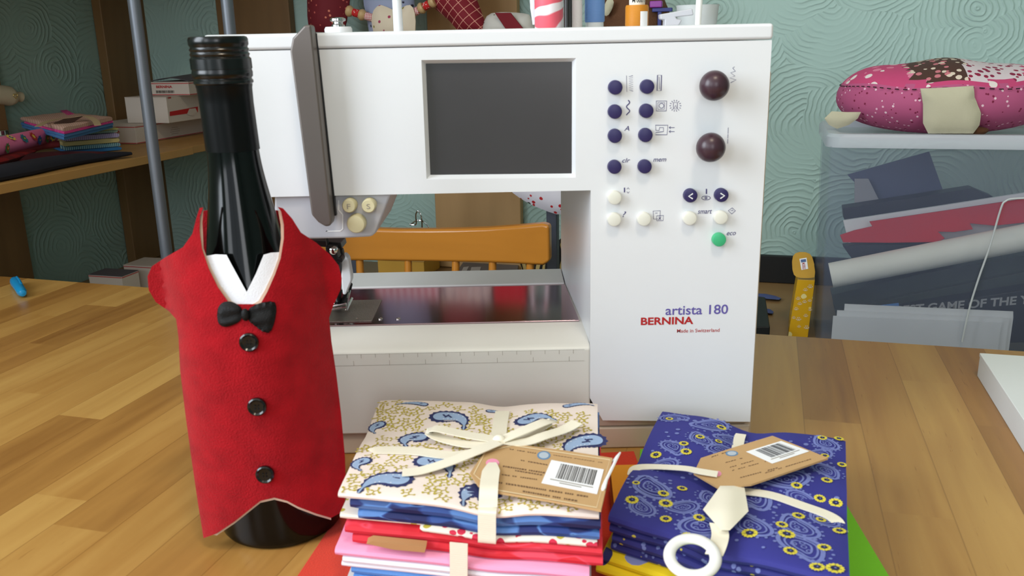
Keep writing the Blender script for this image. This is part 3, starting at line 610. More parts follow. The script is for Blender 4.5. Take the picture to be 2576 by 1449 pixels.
# ================================================================== wine bottle
mat('bottle_glass', (4, 5, 5), .11, spec=.30, var=.1); mat('cap_black', (4, 4, 5), .24, spec=.45); mat('capsule_black', (5, 5, 7), .28, spec=.22)
BX, BY = -.1495, .506; TILT = -.0325
def tiltbm(bm):
    for v in bm.verts: v.co.x += TILT*v.co.z
b = thing('wine_bottle', 'dark green wine bottle with a black screw cap standing before the machine', 'bottle', (BX, BY, 0))
def loft(points, n=8):
    o = []
    for (r0, z0), (r1, z1) in zip(points, points[1:]): o += [(r0+(r1-r0)*i/n, z0+(z1-z0)*i/n) for i in range(n)]
    return o+[points[-1]]
gp = [(.012, .001), (.033, .0), (.0365, .003), (.0378, .008), (.0378, .045), (.0376, .085), (.0368, .105), (.0345, .122), (.0308, .140), (.0268, .158), (.0232, .176), (.0200, .194), (.0172, .210), (.0152, .224), (.0143, .236), (.0140, .250)]
cp = [(v.x, v.y) for v in catmull([Vector((r, z, 0)) for r, z in gp], 4)]
bm = BM(); lathe(bm, cp, (BX, BY, 0), 64); tiltbm(bm); part(b, 'bottle_glass', bm, 'bottle_glass')
bm = BM(); lathe(bm, [(.0149, .236), (.0149, .2362), (.0147, .262), (.0150, .2705), (.0153, .2715), (.0153, .2733)], (BX, BY, 0), 64); tiltbm(bm); part(b, 'capsule', bm, 'capsule_black')
bm = BM(); pr = [(.0153, .2725), (.0161, .2732), (.0161, .2745), (.0155, .2752), (.0155, .2758), (.0162, .2766), (.0164, .279), (.0161, .2798), (.0161, .2806), (.0163, .2808), (.0163, .2862), (.0156, .2870), (.0156, .2876), (.0161, .2886), (.0154, .2896), (.0154, .2901), (.0160, .2911), (.0153, .2921), (.0153, .2926), (.0160, .2938), (.0160, .2965), (.0154, .2978), (.0142, .2982), (.006, .2980)]
lathe(bm, pr, (BX, BY, 0), 96, rfn=lambda a, h: 1+.008*math.cos(a*48)*(1 if .2807 < h < .2865 else 0)); tiltbm(bm); part(b, 'screw_cap', bm, 'cap_black')
# ------------------------------------------------------------------ red felt waistcoat over the bottle
mat('felt_red', (152, 13, 24), .95, var=.38, scale=80., bump=.6, bscale=900., sheen=.08, spec=.15); mat('lining_cream', (214, 190, 168), .9, var=.05); mat('collar_white', (226, 226, 232), .8, var=.03, bump=.3, bscale=1500)
mat('satin_black', (7, 6, 8), .5, spec=.25, bump=.4, bscale=1800); mat('button_black', (6, 6, 7), .2, spec=.5)
m = thing('bottle_waistcoat', 'red felt waistcoat with bow tie and black buttons dressing the bottle', 'bottle cover', (BX-.004, BY, .012))
AW = .0475
def jy(x, z):
    t = abs(x-(BX+TILT*z-.001))/AW; d = .0405 if z < .125 else max(.0225, .0405-(z-.125)*.26)
    r_ = .003+.017*min(1., max(0., (.13-z)/.10)); return BY-.002-d+(d-r_)*min(1., t)**2.8
def jpt(px, py, off=0.):
    y = .47
    for _ in range(14): p = oy(px, py, y-off); y = .5*y+.5*jy(p.x, p.z)
    p = oy(px, py, jy(p.x, p.z)-off); p.z = max(p.z, .004); return p
def jback(px, py):
    p = jpt(px, py); q = oy(px, py, 2*BY-p.y+.001); cx = oy(640, py, q.y).x; q.x = cx+(q.x-cx)*.95; q.z = max(q.z-.002, .008); return q
neckL = [(511, 522), (503, 545), (502, 580), (508, 625), (525, 675), (548, 722), (578, 765)]
neckR = [(655, 765), (672, 735), (692, 690), (706, 650), (714, 600), (714, 565), (707, 532), (698, 520)]
outL = [(502, 523), (494, 548), (484, 588), (460, 622), (415, 648), (382, 670), (371, 695), (374, 730), (392, 760), (425, 783), (443, 803), (449, 850), (453, 930), (466, 1040), (481, 1150), (497, 1260), (512, 1354)]
hem = [(545, 1342), (590, 1312), (625, 1284), (655, 1260), (690, 1252), (722, 1260), (750, 1275), (795, 1292), (833, 1303), (866, 1285)]
outR = [(870, 1220), (868, 1150), (858, 1040), (846, 940), (834, 860), (828, 800), (838, 770), (856, 730), (860, 700), (852, 668), (830, 640), (795, 610), (757, 585), (735, 550), (712, 524)]
full = outL+hem+outR+neckR[::-1]+neckL[::-1]
bm = BM(); sheet(bm, full, 12, lambda x, y: jpt(x, y, .0016), lambda x, y: jpt(x, y, 0.)); part(m, 'front_panel', bm, 'felt_red')
# lining shows as a thin cream edge along neckline and hem
nl = [(x-9, y) for x, y in neckL]; 
lin_in = [(512, 524), (509, 560), (512, 625), (530, 672), (552, 716), (582, 758), (617, 775), (650, 757), (666, 730), (686, 688), (700, 650), (707, 600), (706, 565), (700, 530)]
lin_out = [(500, 560), (495, 640), (520, 720), (560, 790), (617, 815), (680, 790), (712, 720), (724, 640), (722, 560), (712, 528)]
bm = BM(); sheet(bm, lin_in+lin_out[::-1], 8, lambda x, y: jpt(x, y, -.0002), lambda x, y: jpt(x, y, -.0009)); part(m, 'neck_lining', bm, 'lining_cream')
bm = BM(); hem2 = [(x, y+5) for x, y in hem[:-1]]; sheet(bm, hem2+[(832, 1265), (700, 1235), (600, 1250), (530, 1310), (514, 1340)], 12, lambda x, y: jpt(x, y, -.0002), lambda x, y: jpt(x, y, -.0009)); part(m, 'hem_lining', bm, 'lining_cream')
bk = [p for p in outL if p[1] > 500]+[(600, 1330), (700, 1262), (800, 1300), (866, 1285)]+outR+[(600, 512)]
bm = BM(); sheet(bm, bk, 16, lambda x, y: jback(x, y)+Vector((0, .0005, 0)), lambda x, y: jback(x, y)+Vector((0, .002, 0))); part(m, 'back_panel', bm, 'felt_red')
bm = BM(); c0 = oz(700, 1260, .036)
ring = []
for i in range(15):
    a = -PI/2+(i-7)*.085; ring.append((a,))
for i in range(14):
    a0, a1 = ring[i][0], ring[i+1][0]; R1 = .0382
    face(bm, [(BX+TILT*.04+R1*math.cos(a), BY+R1*math.sin(a), z) for a, z in ((a0, .0405-.002*abs(i-7)/7), (a1, .0405-.002*abs(i-6)/7), (a1, .06), (a0, .06))])
part(m, 'inner_lining', bm, 'lining_cream')
# collar
def collar(pts):
    bm = BM(); sheet(bm, pts, 7, lambda x, y: jpt(x, y, .0002)+Vector((0, .0012, 0)), lambda x, y: jpt(x, y, -.0007)+Vector((0, .0012, 0))); return bm
part(m, 'collar', collar([(517, 645), (540, 641), (568, 642), (580, 665), (619, 736), (620, 785), (606, 782), (585, 770), (555, 728), (530, 680)]), 'collar_white', label='left white collar band')
part(m, 'collar', collar([(619, 736), (642, 690), (662, 642), (680, 637), (710, 635), (707, 660), (692, 702), (672, 742), (655, 765), (630, 784), (618, 786)]), 'collar_white', label='right white collar band')
# bow tie
def bowpt(cx, th):
    def f(x, y, s=1):
        k = min(1, abs(x-cx)/75.); p = jpt(x, y, .0022); w_ = th*(1-.55*(1-k))
        fold = .0007*math.sin((y-800)*.16+(x-cx)*.03)*(1-k*.6); p.y -= s*(w_+fold); return p
    return f
wingL = smooth_poly([(612, 778), (590, 760), (565, 757), (549, 770), (546, 795), (550, 815), (565, 823), (585, 818), (608, 806)], 2)
wingR = smooth_poly([(622, 778), (650, 762), (690, 756), (697, 775), (692, 808), (680, 838), (662, 834), (640, 818), (624, 804)], 1)
for wg in (wingL, wingR):
    bm = BM(); f = bowpt(617, .0022); cxx = sum(p[0] for p in wg)/len(wg); cyy = sum(p[1] for p in wg)/len(wg)
    def up(x, y, f=f, wg=wg):
        e = min(math.hypot(x-a, y-b) for a, b in wg); p = f(x, y, 1); q = jpt(x, y, .0018); return q.lerp(p, min(1., .25+e/14.))
    sheet(bm, wg, 5, up, lambda x, y: jpt(x, y, .0017)); part(m, 'bow_tie_wing', bm, 'satin_black')
bm = BM(); p = jpt(617, 792, .004); ellipsoid(bm, p, .0023, .0022, .0036); part(m, 'bow_tie_knot', bm, 'satin_black')
for px, py in ((628, 859), (648, 1021), (668, 1191)):
    p = jpt(px, py, .0018); bm = BM(); r = .0053; lathe(bm, [(r*.8, -.0002), (r, .0006), (r, .0022), (r*.86, .0028), (r*.7, .0020), (r*.1, .0018)], p, 30, (.03, -1, .02)); cb = part(m, 'button', bm, 'button_black', label='shiny black button')
    bm = BM()
    for dx, dz in ((-.0009, -.0009), (.0009, -.0009), (-.0009, .0009), (.0009, .0009)): lathe(bm, [(.00045, 0), (.00045, .0006)], (p.x+dx, p.y-.0017, p.z+dz), 8, (0, -1, 0))
    part(cb, 'thread_stitch', bm, 'satin_black')
# ================================================================== fabric bundles on the table
def folded(bm, quad, z0, z1, dz, ztop, mi=0, seed=0, ns=26, nt=12, wob=.0005, ff=None):
    """a folded cloth: rounded slab between the four corners, front fold rounded, sagging where ribbons pull"""
    FL, FR, BR, BL = [Vector((p[0], p[1], 0)) for p in quad]; h = (z1-z0)/2; zm = (z0+z1)/2; rows = []
    for i in range(ns+1):
        s = i/ns; a = FL.lerp(FR, s); b = BL.lerp(BR, s); d = (b-a); ln = d.length; d.normalize(); e = (min(i, ns-i) < 1)
        sec = []
        for k in range(5): an = -PI/2-PI*k/4; sec.append((h+h*math.cos(an), h*math.sin(an)))
        for k in range(1, nt): sec.append((h+(ln-2*h)*k/nt, h))
        for k in range(5): an = PI/2-PI*k/4; sec.append((ln-h+h*math.cos(an), h*math.sin(an)))
        for k in range(nt-1, 0, -1): sec.append((h+(ln-2*h)*k/nt, -h))
        row = []
        for t, zz in sec:
            p = a+d*t; nz = noise.noise(Vector((p.x*60+seed*3.1, p.y*60, seed*7.3)))*wob; kz = .82 if e else 1.
            off = noise.noise(Vector((p.x*25+seed, seed*1.7, 0)))*.0010
            z = zm+zz*kz; z += dz(p.x, p.y)*(ff(z) if ff else z/ztop)+nz*(1 if zz > 0 else -.3)
            row.append(bm.verts.new((p.x-d.x*off, p.y-d.y*off, max(z, .0012))))
        rows.append(row)
    n = len(rows[0])
    for a, b in zip(rows, rows[1:]):
        for j in range(n): bm.faces.new((a[j], a[(j+1) % n], b[(j+1) % n], b[j])).material_index = mi
    bm.faces.new(rows[0][::-1]).material_index = mi; bm.faces.new(rows[-1]).material_index = mi
def quad_in(q, l=0., f=0., r=0., b=0.):
    FL, FR, BR, BL = [Vector((p[0], p[1])) for p in q]; ex = (FR-FL).normalized(); ey = (BL-FL).normalized()
    return [FL+ex*l+ey*f, FR-ex*r+ey*f, BR-ex*r-ey*b, BL+ex*l-ey*b]
mat('cloth_cream', (238, 222, 212), .85, var=.02, bump=.25, bscale=2500); mat('p_navy', (40, 44, 92), .85); mat('p_blue', (150, 172, 204), .85, var=.1, scale=400); mat('p_olive', (186, 168, 62), .85)
mat('ribbon_cream', (240, 232, 212), .6, var=.02); stripe('ribbon_ribbed', (240, 232, 212), (228, 219, 198), .0011, 4, .6, .3, bump=.3)
batik('batik_blue', ((22, 30, 84), (36, 62, 132), (92, 136, 200), (26, 38, 100)), 60.); batik('batik_red', ((200, 18, 34), (214, 40, 58), (226, 70, 92), (206, 24, 40)), 55.)
mat('cloth_pink', (240, 160, 196), .85, var=.04, bump=.2, bscale=2500); mat('cloth_white', (226, 226, 234), .85, var=.03, bump=.2, bscale=2500); mat('cloth_blue', (86, 138, 206), .85, var=.08, bump=.3, bscale=1200); mat('cloth_ivory', (228, 224, 212), .85, var=.03)
mat('kraft', (190, 152, 104), .8, var=.06, scale=90.); mat('kraft_dark', (176, 130, 84), .8); mat('kraft_line', (222, 198, 158), .8); mat('label_white', (238, 238, 240), .6); mat('print_black', (34, 32, 34), .7); mat('print_brown', (108, 78, 52), .8)
mat('hole_pink', (236, 150, 178), .7); mat('dot_blue', (98, 134, 168), .7); mat('dot_pale', (176, 186, 196), .7)
# ---- bundle A : paisley on top
ZT = .0605
QA = [oz(850, 1247, .0585), oz(1507, 1303, .0585), oz(1503, 1013, ZT), oz(958, 1004, ZT)]; QA = [(p.x, p.y) for p in QA]
fA = lambda z: min(1., .3+.7*(z-.0285)/(ZT-.0285))
KA = oz(1255, 1106, ZT)
FLa, FRa, BRa, BLa = [Vector(p) for p in QA]
def dzA(x, y):
    # band 1 runs front to back, band 2 from left to right; both press the cloth down, hardest at the edges
    p = Vector((x, y)); c = Vector((KA.x, KA.y)); ey = (BLa-FLa).normalized(); ex = (FRa-FLa).normalized(); r = p-c
    nx = Vector((-ey.y, ey.x)); ny = Vector((-ex.y, ex.x)); d1 = abs(r.dot(nx)); d2 = abs(r.dot(ny)); k1 = abs(r.dot(ey))/.09; k2 = abs(r.dot(ex))/.09
    return -.0058*math.exp(-(d1/.017)**2)*(.25+.75*min(1, k1)**2)-.003*math.exp(-(d2/.016)**2)*(.25+.75*min(1, k2)**2)
ba = thing('fabric_bundle', 'tied bundle of folded cottons with cream blue paisley cloth on top', 'fabric bundle', ((FLa.x+BRa.x)/2, (FLa.y+BRa.y)/2, .0285))
def surfA(x, y, off=.00025):
    c = (FLa+FRa+BRa+BLa)/4; return Vector((x, y, ZT+dzA(x, y)+off+noise.noise(Vector((x*60+3.1, y*60, 7.3)))*.0005))
def pxA(off=.00025):
    def f(px, py): p = oz(px, py, ZT-.001); return surfA(p.x, p.y, off)
    return f
def paisley(bm, hx, hy, tx, ty, r, fn, mN, mB, mW, mk=1.):
    """teardrop motif from head centre to curled tail tip, in metres on the cloth"""
    h = Vector((hx, hy)); t = Vector((tx, ty)); d = t-h; n = Vector((-d.y, d.x)).normalized()*mk; sp = []; N_ = 16
    for i in range(N_+1):
        k = i/N_; c = h+d*k+n*(math.sin(k*PI*1.15)*r*.45-(k**5)*r*.9); rad = r*(math.cos(min(1, k*1.12)*PI/2)**.75 if k < .89 else .10); sp.append((c, max(rad, r*.10)))
    def outl(g, teeth=0.):
        Lp, Rp = [], []
        for i in range(len(sp)):
            c, rad = sp[i]; tg = (sp[min(i+1, len(sp)-1)][0]-sp[max(i-1, 0)][0]).normalized(); nn = Vector((-tg.y, tg.x)); q = rad*g+(teeth if i % 2 else 0)
            Lp.append(tuple(c+nn*q)); Rp.append(tuple(c-nn*q))
        hd = []; tg = (sp[1][0]-sp[0][0]).normalized(); a0 = math.atan2(tg.y, tg.x)
        for k in range(1, 12): a = a0-PI/2-PI*k/12; q = sp[0][1]*g+(teeth if k % 2 else 0); hd.append(tuple(sp[0][0]+Vector((math.cos(a), math.sin(a)))*q))
        return Lp+Rp[::-1]+hd
    f1 = lambda x, y: fn(x, y, .00025); f2 = lambda x, y: fn(x, y, .00038); f3 = lambda x, y: fn(x, y, .00050)
    decal(bm, outl(1., r*.16), f1, mN); decal(bm, outl(.74), f2, mB)
    c = sp[2][0]; dd = d.normalized(); nn = Vector((-dd.y, dd.x))
    stroke(bm, [tuple(c-dd*r*.45+nn*r*.1), tuple(c-dd*r*.15-nn*r*.1), tuple(c+dd*r*.15+nn*r*.1), tuple(c+dd*r*.5-nn*r*.05)], r*.16, f3, mN)
    stroke(bm, [tuple(c-nn*r*.3), tuple(c+nn*r*.3)], r*.14, f3, mN)
    for k in range(10):
        i = 1+k; cc, rad = sp[min(i, N_)]; tg = (sp[min(i+1, N_)][0]-sp[i-1][0]).normalized(); q = Vector((-tg.y, tg.x))*rad*.58*(1 if k % 2 else -1)
        if rad > r*.3: decal(bm, disc2(cc.x+q.x, cc.y+q.y, r*.055, 6), f3, mW)
bm = BM(); folded(bm, QA, .0565, ZT, dzA, ZT, 0, 1, ff=fA)
rnd = random.Random(5)
def inq(x, y, q, m_=.002):
    q2 = quad_in(q, m_, m_, m_, m_); return inside((x, y), [tuple(v) for v in q2])
mot = []
for (hx, hy), (tx, ty), r in (((1112, 1048), (1185, 1066), .0078), ((1322, 1056), (1392, 1048), .0070), ((1052, 1096), (1004, 1114), .0070), ((1492, 1104), (1408, 1134), .0080), ((1072, 1160), (1152, 1186), .0072), ((1004, 1208), (898, 1222), .0078), ((1225, 1228), (1150, 1246), .0078), ((955, 1064), (930, 1080), .004), ((916, 1160), (890, 1182), .0045)):
    a = oz(hx, hy, ZT); b_ = oz(tx, ty, ZT)
    mot.append((a.x, a.y, b_.x, b_.y, r))
for hx, hy, tx, ty in ((1068, 1017, 1000, 1013), (1425, 1021, 1492, 1015), (1232, 1026, 1262, 1032)):
    a = oz(hx, hy, ZT); b_ = oz(tx, ty, ZT); mot.append((a.x, a.y-.001, b_.x, b_.y-.001, .0026))
def vine(bm, x, y, s, a, fn, mi):
    R_ = lambda u_, v_: (x+s*(u_*math.cos(a)-v_*math.sin(a)), y+s*(u_*math.sin(a)+v_*math.cos(a)))
    f = lambda X, Y: fn(X, Y, .00018)
    stroke(bm, [R_(-1.3, -.5), R_(-.7, .1), R_(-.1, -.1), R_(.5, .4), R_(1.3, .1)], s*.24, f, mi); stroke(bm, [R_(-.1, -.1), R_(.2, -.8), R_(.6, -1.1)], s*.22, f, mi); stroke(bm, [R_(-.7, .1), R_(-.6, .8)], s*.22, f, mi)
    for u_, v_, q in ((-.6, .9, .36), (.65, -1.15, .34), (1.35, .15, .34), (.45, .75, .30), (-1.3, -.55, .28), (.1, -.6, .28), (.9, -.5, .26)): decal(bm, [R_(u_+q*math.cos(k*PI/3)*(1. if k % 2 else .6), v_+q*math.sin(k*PI/3)) for k in range(6)], f, mi)
ex = (FRa-FLa); ey = (BLa-FLa)
for i in range(16):
    for j in range(16):
        p = FLa+ex*((i+.5+rnd.uniform(-.28, .28))/16)+ey*((j+.5+rnd.uniform(-.25, .25)+.5*(i % 2))/16.5)
        if not inq(p.x, p.y, QA, .0032) or any(math.hypot(p.x-(hx+tx)/2, p.y-(hy+ty)/2) < .0085 or math.hypot(p.x-hx, p.y-hy) < r*1.5 for hx, hy, tx, ty, r in mot): continue
        vine(bm, p.x, p.y, .0031, rnd.uniform(-.9, .9)+(PI if rnd.random() < .5 else 0), surfA, 3)
for hx, hy, tx, ty, r in mot:
    paisley(bm, hx, hy, tx, ty, r, surfA, 1, 2, 4, 1 if tx > hx else -1)
part(ba, 'folded_fabric', bm, ['cloth_cream', 'p_navy', 'p_blue', 'p_olive', 'label_white'], label='cream cotton printed with blue paisleys and olive vines')
spots('cloth_vine', (236, 224, 210), ((186, 168, 62), (176, 158, 60)), 170., .42); spots('cloth_vine_red', (236, 224, 210), ((186, 168, 62), (206, 40, 70), (206, 40, 70)), 170., .48)
for z0, z1, l, f, r, bk, mt, lb, sd in ((.0493, .0566, .006, .0015, -.001, .002, 'batik_blue', 'mottled blue cotton', 2), (.0428, .0494, .010, .0025, -.0005, .001, 'batik_blue', 'mottled navy cotton', 3), (.0418, .0455, -.001, .004, .03, .004, 'cloth_vine', 'cream vine print cotton', 4), (.0402, .0432, .045, .0008, .0008, .003, 'cloth_vine_red', 'cream cotton with red flowers', 5), (.0345, .0405, .002, .001, -.0018, .002, 'batik_red', 'mottled red cotton', 6), (.0286, .0348, .006, .001, -.0022, .002, 'batik_red', 'deep red cotton', 7)):
    bm = BM(); folded(bm, quad_in(QA, l, f, r, bk), z0, z1, dzA, ZT, 0, sd, ff=fA); part(ba, 'folded_fabric', bm, mt, label=lb)
# ribbon round bundle A and its bow
def along(px_pts, z, fn=surfA, lift=.0006): return [fn(oz(a, b_, z).x, oz(a, b_, z).y, lift) for a, b_ in px_pts]
HWR = .0047
def strip_px(bm, pts, lifts, half=HWR, wdir=None, th=.0005, zref=ZT, fn=surfA, mi=0, k=5):
    P_ = []
    for (a, b_), lf in zip(pts, lifts): q = oz(a, b_, zref+max(lf, -.002)); P_.append(fn(q.x, q.y, lf) if lf < .003 else Vector((q.x, q.y, zref+lf)))
    P_ = catmull(P_, k); W = []
    for i in range(len(P_)):
        t = P_[min(i+1, len(P_)-1)]-P_[max(i-1, 0)]; w_ = Vector((0, 0, 1)).cross(t); w_.z = 0; W.append(w_.normalized()*half)
    ribbon(bm, P_, W, th, mi)
bm = BM(); strip_px(bm, [(1264, 1026), (1258, 1060), (1252, 1104)], [.0007, .0008, .001]); ribbon(bm, catmull([oz(1239, 1164, ZT+.0036), oz(1236, 1180, ZT+.0045), oz(1232, 1205, ZT+.0046), oz(1229, 1236, ZT+.0040), surfA(oz(1227, 1262, ZT).x, oz(1227, 1262, ZT).y, .001)], 4), [Vector((min(HWR*1.05, .0020+.0006*i), 0, 0)) for i in range(17)], .0005)
# front drop
dn = (FLa-BLa).normalized(); a = oz(1227, 1262, ZT); fx = a.x; 
def front_pt(px, py): # vertical plane of the front fold
    c = FLa+(FRa-FLa)*((oz(px, 1270, .058).x-FLa.x)/(FRa.x-FLa.x)); d = ray(px, py); nrm = Vector(((FRa-FLa).y, -(FRa-FLa).x, 0)).normalized(); o_ = Vector((FLa.x, FLa.y, 0))+nrm*.0016
    return CAM+d*((o_-CAM).dot(nrm)/d.dot(nrm))
wv = Vector((FRa.x-FLa.x, FRa.y-FLa.y, 0)).normalized()*HWR*1.03
P1 = surfA(a.x, a.y, .001); pts = [P1, front_pt(1226, 1288)+Vector((0, .0006, 0)), front_pt(1225, 1300), front_pt(1225, 1340), front_pt(1225, 1364), front_pt(1225, 1368)+Vector((0, .002, -.0004))]
ribbon(bm, catmull(pts, 4), wv, .0005); strip_px(bm, [(930, 1142), (950, 1132), (1040, 1134), (1150, 1144), (1250, 1112)], [-.001, .0007, .0008, .0012, .002])
part(ba, 'ribbon', bm, 'ribbon_ribbed')
for nm, pts, lf, hw in (('bow_loop', [(1250, 1106), (1170, 1093), (1100, 1078), (1082, 1086), (1110, 1102), (1180, 1118), (1246, 1112)], [.004, .006, .0085, .006, .0035, .003, .004], .0042), ('bow_loop', [(1262, 1106), (1310, 1086), (1368, 1062), (1384, 1060), (1350, 1080), (1300, 1104), (1264, 1110)], [.0045, .0065, .0075, .0055, .003, .0022, .003], .0042),
                        ('bow_tail', [(1252, 1112), (1200, 1134), (1130, 1162), (1060, 1184), (1012, 1190)], [.0055, .0055, .004, .0022, .0016], .0043), ('bow_tail', [(1262, 1108), (1320, 1112), (1370, 1096), (1420, 1080), (1452, 1062)], [.004, .0035, .0045, .004, .005], .0045)):
    bm = BM(); strip_px(bm, pts, lf, hw, k=6); part(ba, nm, bm, 'ribbon_ribbed')
bm = BM(); kk = oz(1256, 1106, ZT+.004); ellipsoid(bm, (kk.x, kk.y, ZT+.0038), .0040, .0034, .0032, 16, 10); ellipsoid(bm, (kk.x-.0015, kk.y-.004, ZT+.0026), .0028, .0024, .0022, 14, 8); part(ba, 'bow_knot', bm, 'ribbon_cream')
# kraft tag helpers: card placed by its outline, label and marks printed on it
def tag_card(par, outline, label4, zf, ring, oval, seeds, lines, thick=.0012, nm='price_tag', inner=None):
    f = lambda x, y, o=0.: (lambda p: Vector((p.x, p.y, p.z+o)))(zf(x, y))
    bm = BM(); sheet(bm, outline, 30, lambda x, y: f(x, y), lambda x, y: f(x, y)-Vector((0, 0, thick)))
    if inner: stroke(bm, inner, 2.6, lambda x, y: f(x, y, .00012), 1, True)
    for (x0, y0), (x1, y1), h in lines:
        r = random.Random(int(x0+y0)); t = 0.; L_ = math.hypot(x1-x0, y1-y0)
        while t < L_-4:
            w_ = r.uniform(3, 7); k0, k1 = t/L_, min(1, (t+w_)/L_); dy = r.uniform(-.6, .6)
            if r.random() < .86: stroke(bm, [(x0+(x1-x0)*k0, y0+(y1-y0)*k0+dy), (x0+(x1-x0)*k1, y0+(y1-y0)*k1-dy)], h, lambda x, y: f(x, y, .0001), 2)
            t += w_+1.6
    decal(bm, disc2(ring[0], ring[1], ring[2], 20, ring[3]), lambda x, y: f(x, y, .00012), 3)
    decal(bm, disc2(oval[0], oval[1], oval[2], 22, oval[3]), lambda x, y: f(x, y, .00012), 4); decal(bm, disc2(oval[0], oval[1], oval[2]*.72, 22, oval[3]*.72), lambda x, y: f(x, y, .0002), 5)
    tg = part(par, nm, bm, ['kraft', 'kraft_line', 'print_brown', 'hole_pink', 'dot_blue', 'dot_pale'], smooth=False, label='brown kraft card tag with barcode sticker')
    A, B, C_, D = [Vector(q) for q in label4]
    def st(s, t, o=.0): p = (A*(1-s)+B*s)*(1-t)+(D*(1-s)+C_*s)*t; return f(p.x, p.y, o)
    bm = BM(); v = [st(0, 0, .00015), st(1, 0, .00015), st(1, 1, .00015), st(0, 1, .00015)]; hexa(bm, v, [p+Vector((0, 0, .00012)) for p in v])
    barcode(bm, lambda s, t: st(s, t, .00038), .20, .88, .08, .70, 1, seeds)
    for y0 in (.78, .86): stroke(bm, [(.12 if y0 < .8 else .3, y0), (.9 if y0 < .8 else .7, y0)], .035, lambda s, t: st(s, t, .00036), 2)
    part(tg, 'barcode_sticker', bm, ['label_white', 'print_black', 'ink_grey'], smooth=False, label='white barcode sticker'); return tg
TA = [(1286, 1116), (1415, 1132), (1541, 1152), (1527, 1218), (1512, 1283), (1380, 1258), (1255, 1238), (1203, 1220), (1182, 1190), (1222, 1132)]
def zA(x, y): return oz(x, y, ZT+.0030+.0035*max(0, (x-1300)/240.))
ln = [((1282, 1130), (1350, 1141), 2.), ((1310, 1158), (1378, 1170), 2.6), ((1265, 1173), (1372, 1190), 3.6), ((1290, 1183), (1368, 1196), 3.), ((1262, 1194), (1360, 1208), 2.8), ((1254, 1214), (1480, 1250), 4.), ((1315, 1236), (1460, 1262), 4.), ((1392, 1145), (1520, 1165), 1.4)]
tag_card(ba, TA, [(1387, 1158), (1519, 1182), (1502, 1244), (1362, 1216)], zA, (1239, 1165, 17, 11), (1368, 1146, 17, 11), 4, ln, inner=[(1289, 1121), (1534, 1157), (1501, 1277), (1256, 1234), (1207, 1206), (1192, 1193), (1221, 1137)])
bm = BM(); a = zA(1541, 1155); b_ = zA(1514, 1235); ribbon(bm, [a+Vector((.001, 0, .000)), a+Vector((.0028, -.003, .004)), b_+Vector((.002, .004, .0025)), b_+Vector((.0005, 0, 0))], Vector((.0012, .0002, .0016)), .0008); part(ba, 'folded_label', bm, 'label_white')
# ---- bundle B : underneath
ZB = .0284
QB = quad_in(QA, -.0035, -.0035, .0030, .004)
bb = thing('fabric_bundle', 'ribboned bundle of plain pink, white and blue cottons under the paisley bundle', 'fabric bundle', ((FLa.x+BRa.x)/2, (FLa.y+BRa.y)/2, .0012))
for z0, z1, l, f, r, mt, lb, sd in ((.0232, .0282, 0, .0, .002, 'cloth_pink', 'pink cotton', 11), (.0190, .0233, .004, .0005, .004, 'cloth_white', 'white cotton', 12), (.0165, .0192, .003, .001, .001, 'cloth_white', 'white cotton edge', 16), (.0112, .0167, .008, .002, .006, 'cloth_blue', 'sky blue cotton', 13), (.0062, .0113, .009, .001, .006, 'cloth_blue', 'sky blue cotton', 14), (.0014, .0063, .004, -.002, .004, 'cloth_ivory', 'ivory cotton', 15)):
    bm = BM(); folded(bm, quad_in(QB, l, f, r, .002), z0, z1, dzA, ZT, 0, sd, ff=lambda z: .3*z/.0284); part(bb, 'folded_fabric', bm, mt, label=lb)
bm = BM(); nrm = Vector(((FRa-FLa).y, -(FRa-FLa).x, 0)).normalized()
def fB(px, py, o=.0056):
    d = ray(px, py); o_ = Vector((FLa.x, FLa.y, 0))+nrm*o; return CAM+d*((o_-CAM).dot(nrm)/d.dot(nrm))
q = [fB(1154, 1366), fB(1154, 1400), fB(1154, 1448), fB(1154, 1475)]; ribbon(bm, q, wv, .0006); part(bb, 'ribbon', bm, 'ribbon_ribbed', label='pale cream ribbon band')
bm = BM(); q = [fB(x, y, .0052) for x, y in ((935, 1362), (1072, 1376), (1068, 1390), (990, 1383), (922, 1368))]; prism(bm, q, (0, .006, 0)); part(bb, 'price_tag', bm, 'kraft_dark', label='brown card tag tucked in the fold')
# ---- bundle C : purple bandana print
mat('cloth_purple', (46, 46, 132), .8, var=.04, bump=.2, bscale=2500); mat('print_lilac', (112, 122, 184), .85, var=.15, scale=300); mat('print_yellow', (222, 206, 66), .85); mat('print_ink', (26, 26, 72), .85)
ZC_ = .0400
QC = [oz(1530, 1305, .037), oz(2136, 1480, .037), oz(2127, 1106, ZC_), oz(1668, 1026, ZC_)]; QC = [Vector((p.x, p.y)) for p in QC]
KC = oz(1850, 1215, ZC_)
def dzC(x, y):
    p = Vector((x, y)); ey_ = (QC[3]-QC[0]).normalized(); ex_ = (QC[1]-QC[0]).normalized(); r = p-Vector((KC.x, KC.y)); nx = Vector((-ey_.y, ey_.x)); ny = Vector((-ex_.y, ex_.x))
    return -.0055*math.exp(-(r.dot(nx)/.016)**2)*(.3+.7*min(1, abs(r.dot(ey_))/.07)**2)-.004*math.exp(-(r.dot(ny)/.016)**2)*(.3+.7*min(1, abs(r.dot(ex_))/.06)**2)+.0012*math.sin(x*70)*math.cos(y*60)
def surfC(x, y, off=.00025): return Vector((x, y, ZC_+dzC(x, y)+off+noise.noise(Vector((x*60+31*3.1, y*60, 31*7.3)))*.0005))
bc = thing('fabric_bundle', 'ribboned bundle wrapped in purple bandana print cotton with yellow flowers', 'fabric bundle', ((QC[0].x+QC[2].x)/2, (QC[0].y+QC[2].y)/2, .0150))
bm = BM(); folded(bm, QC, .0335, ZC_, dzC, ZC_, 0, 31)
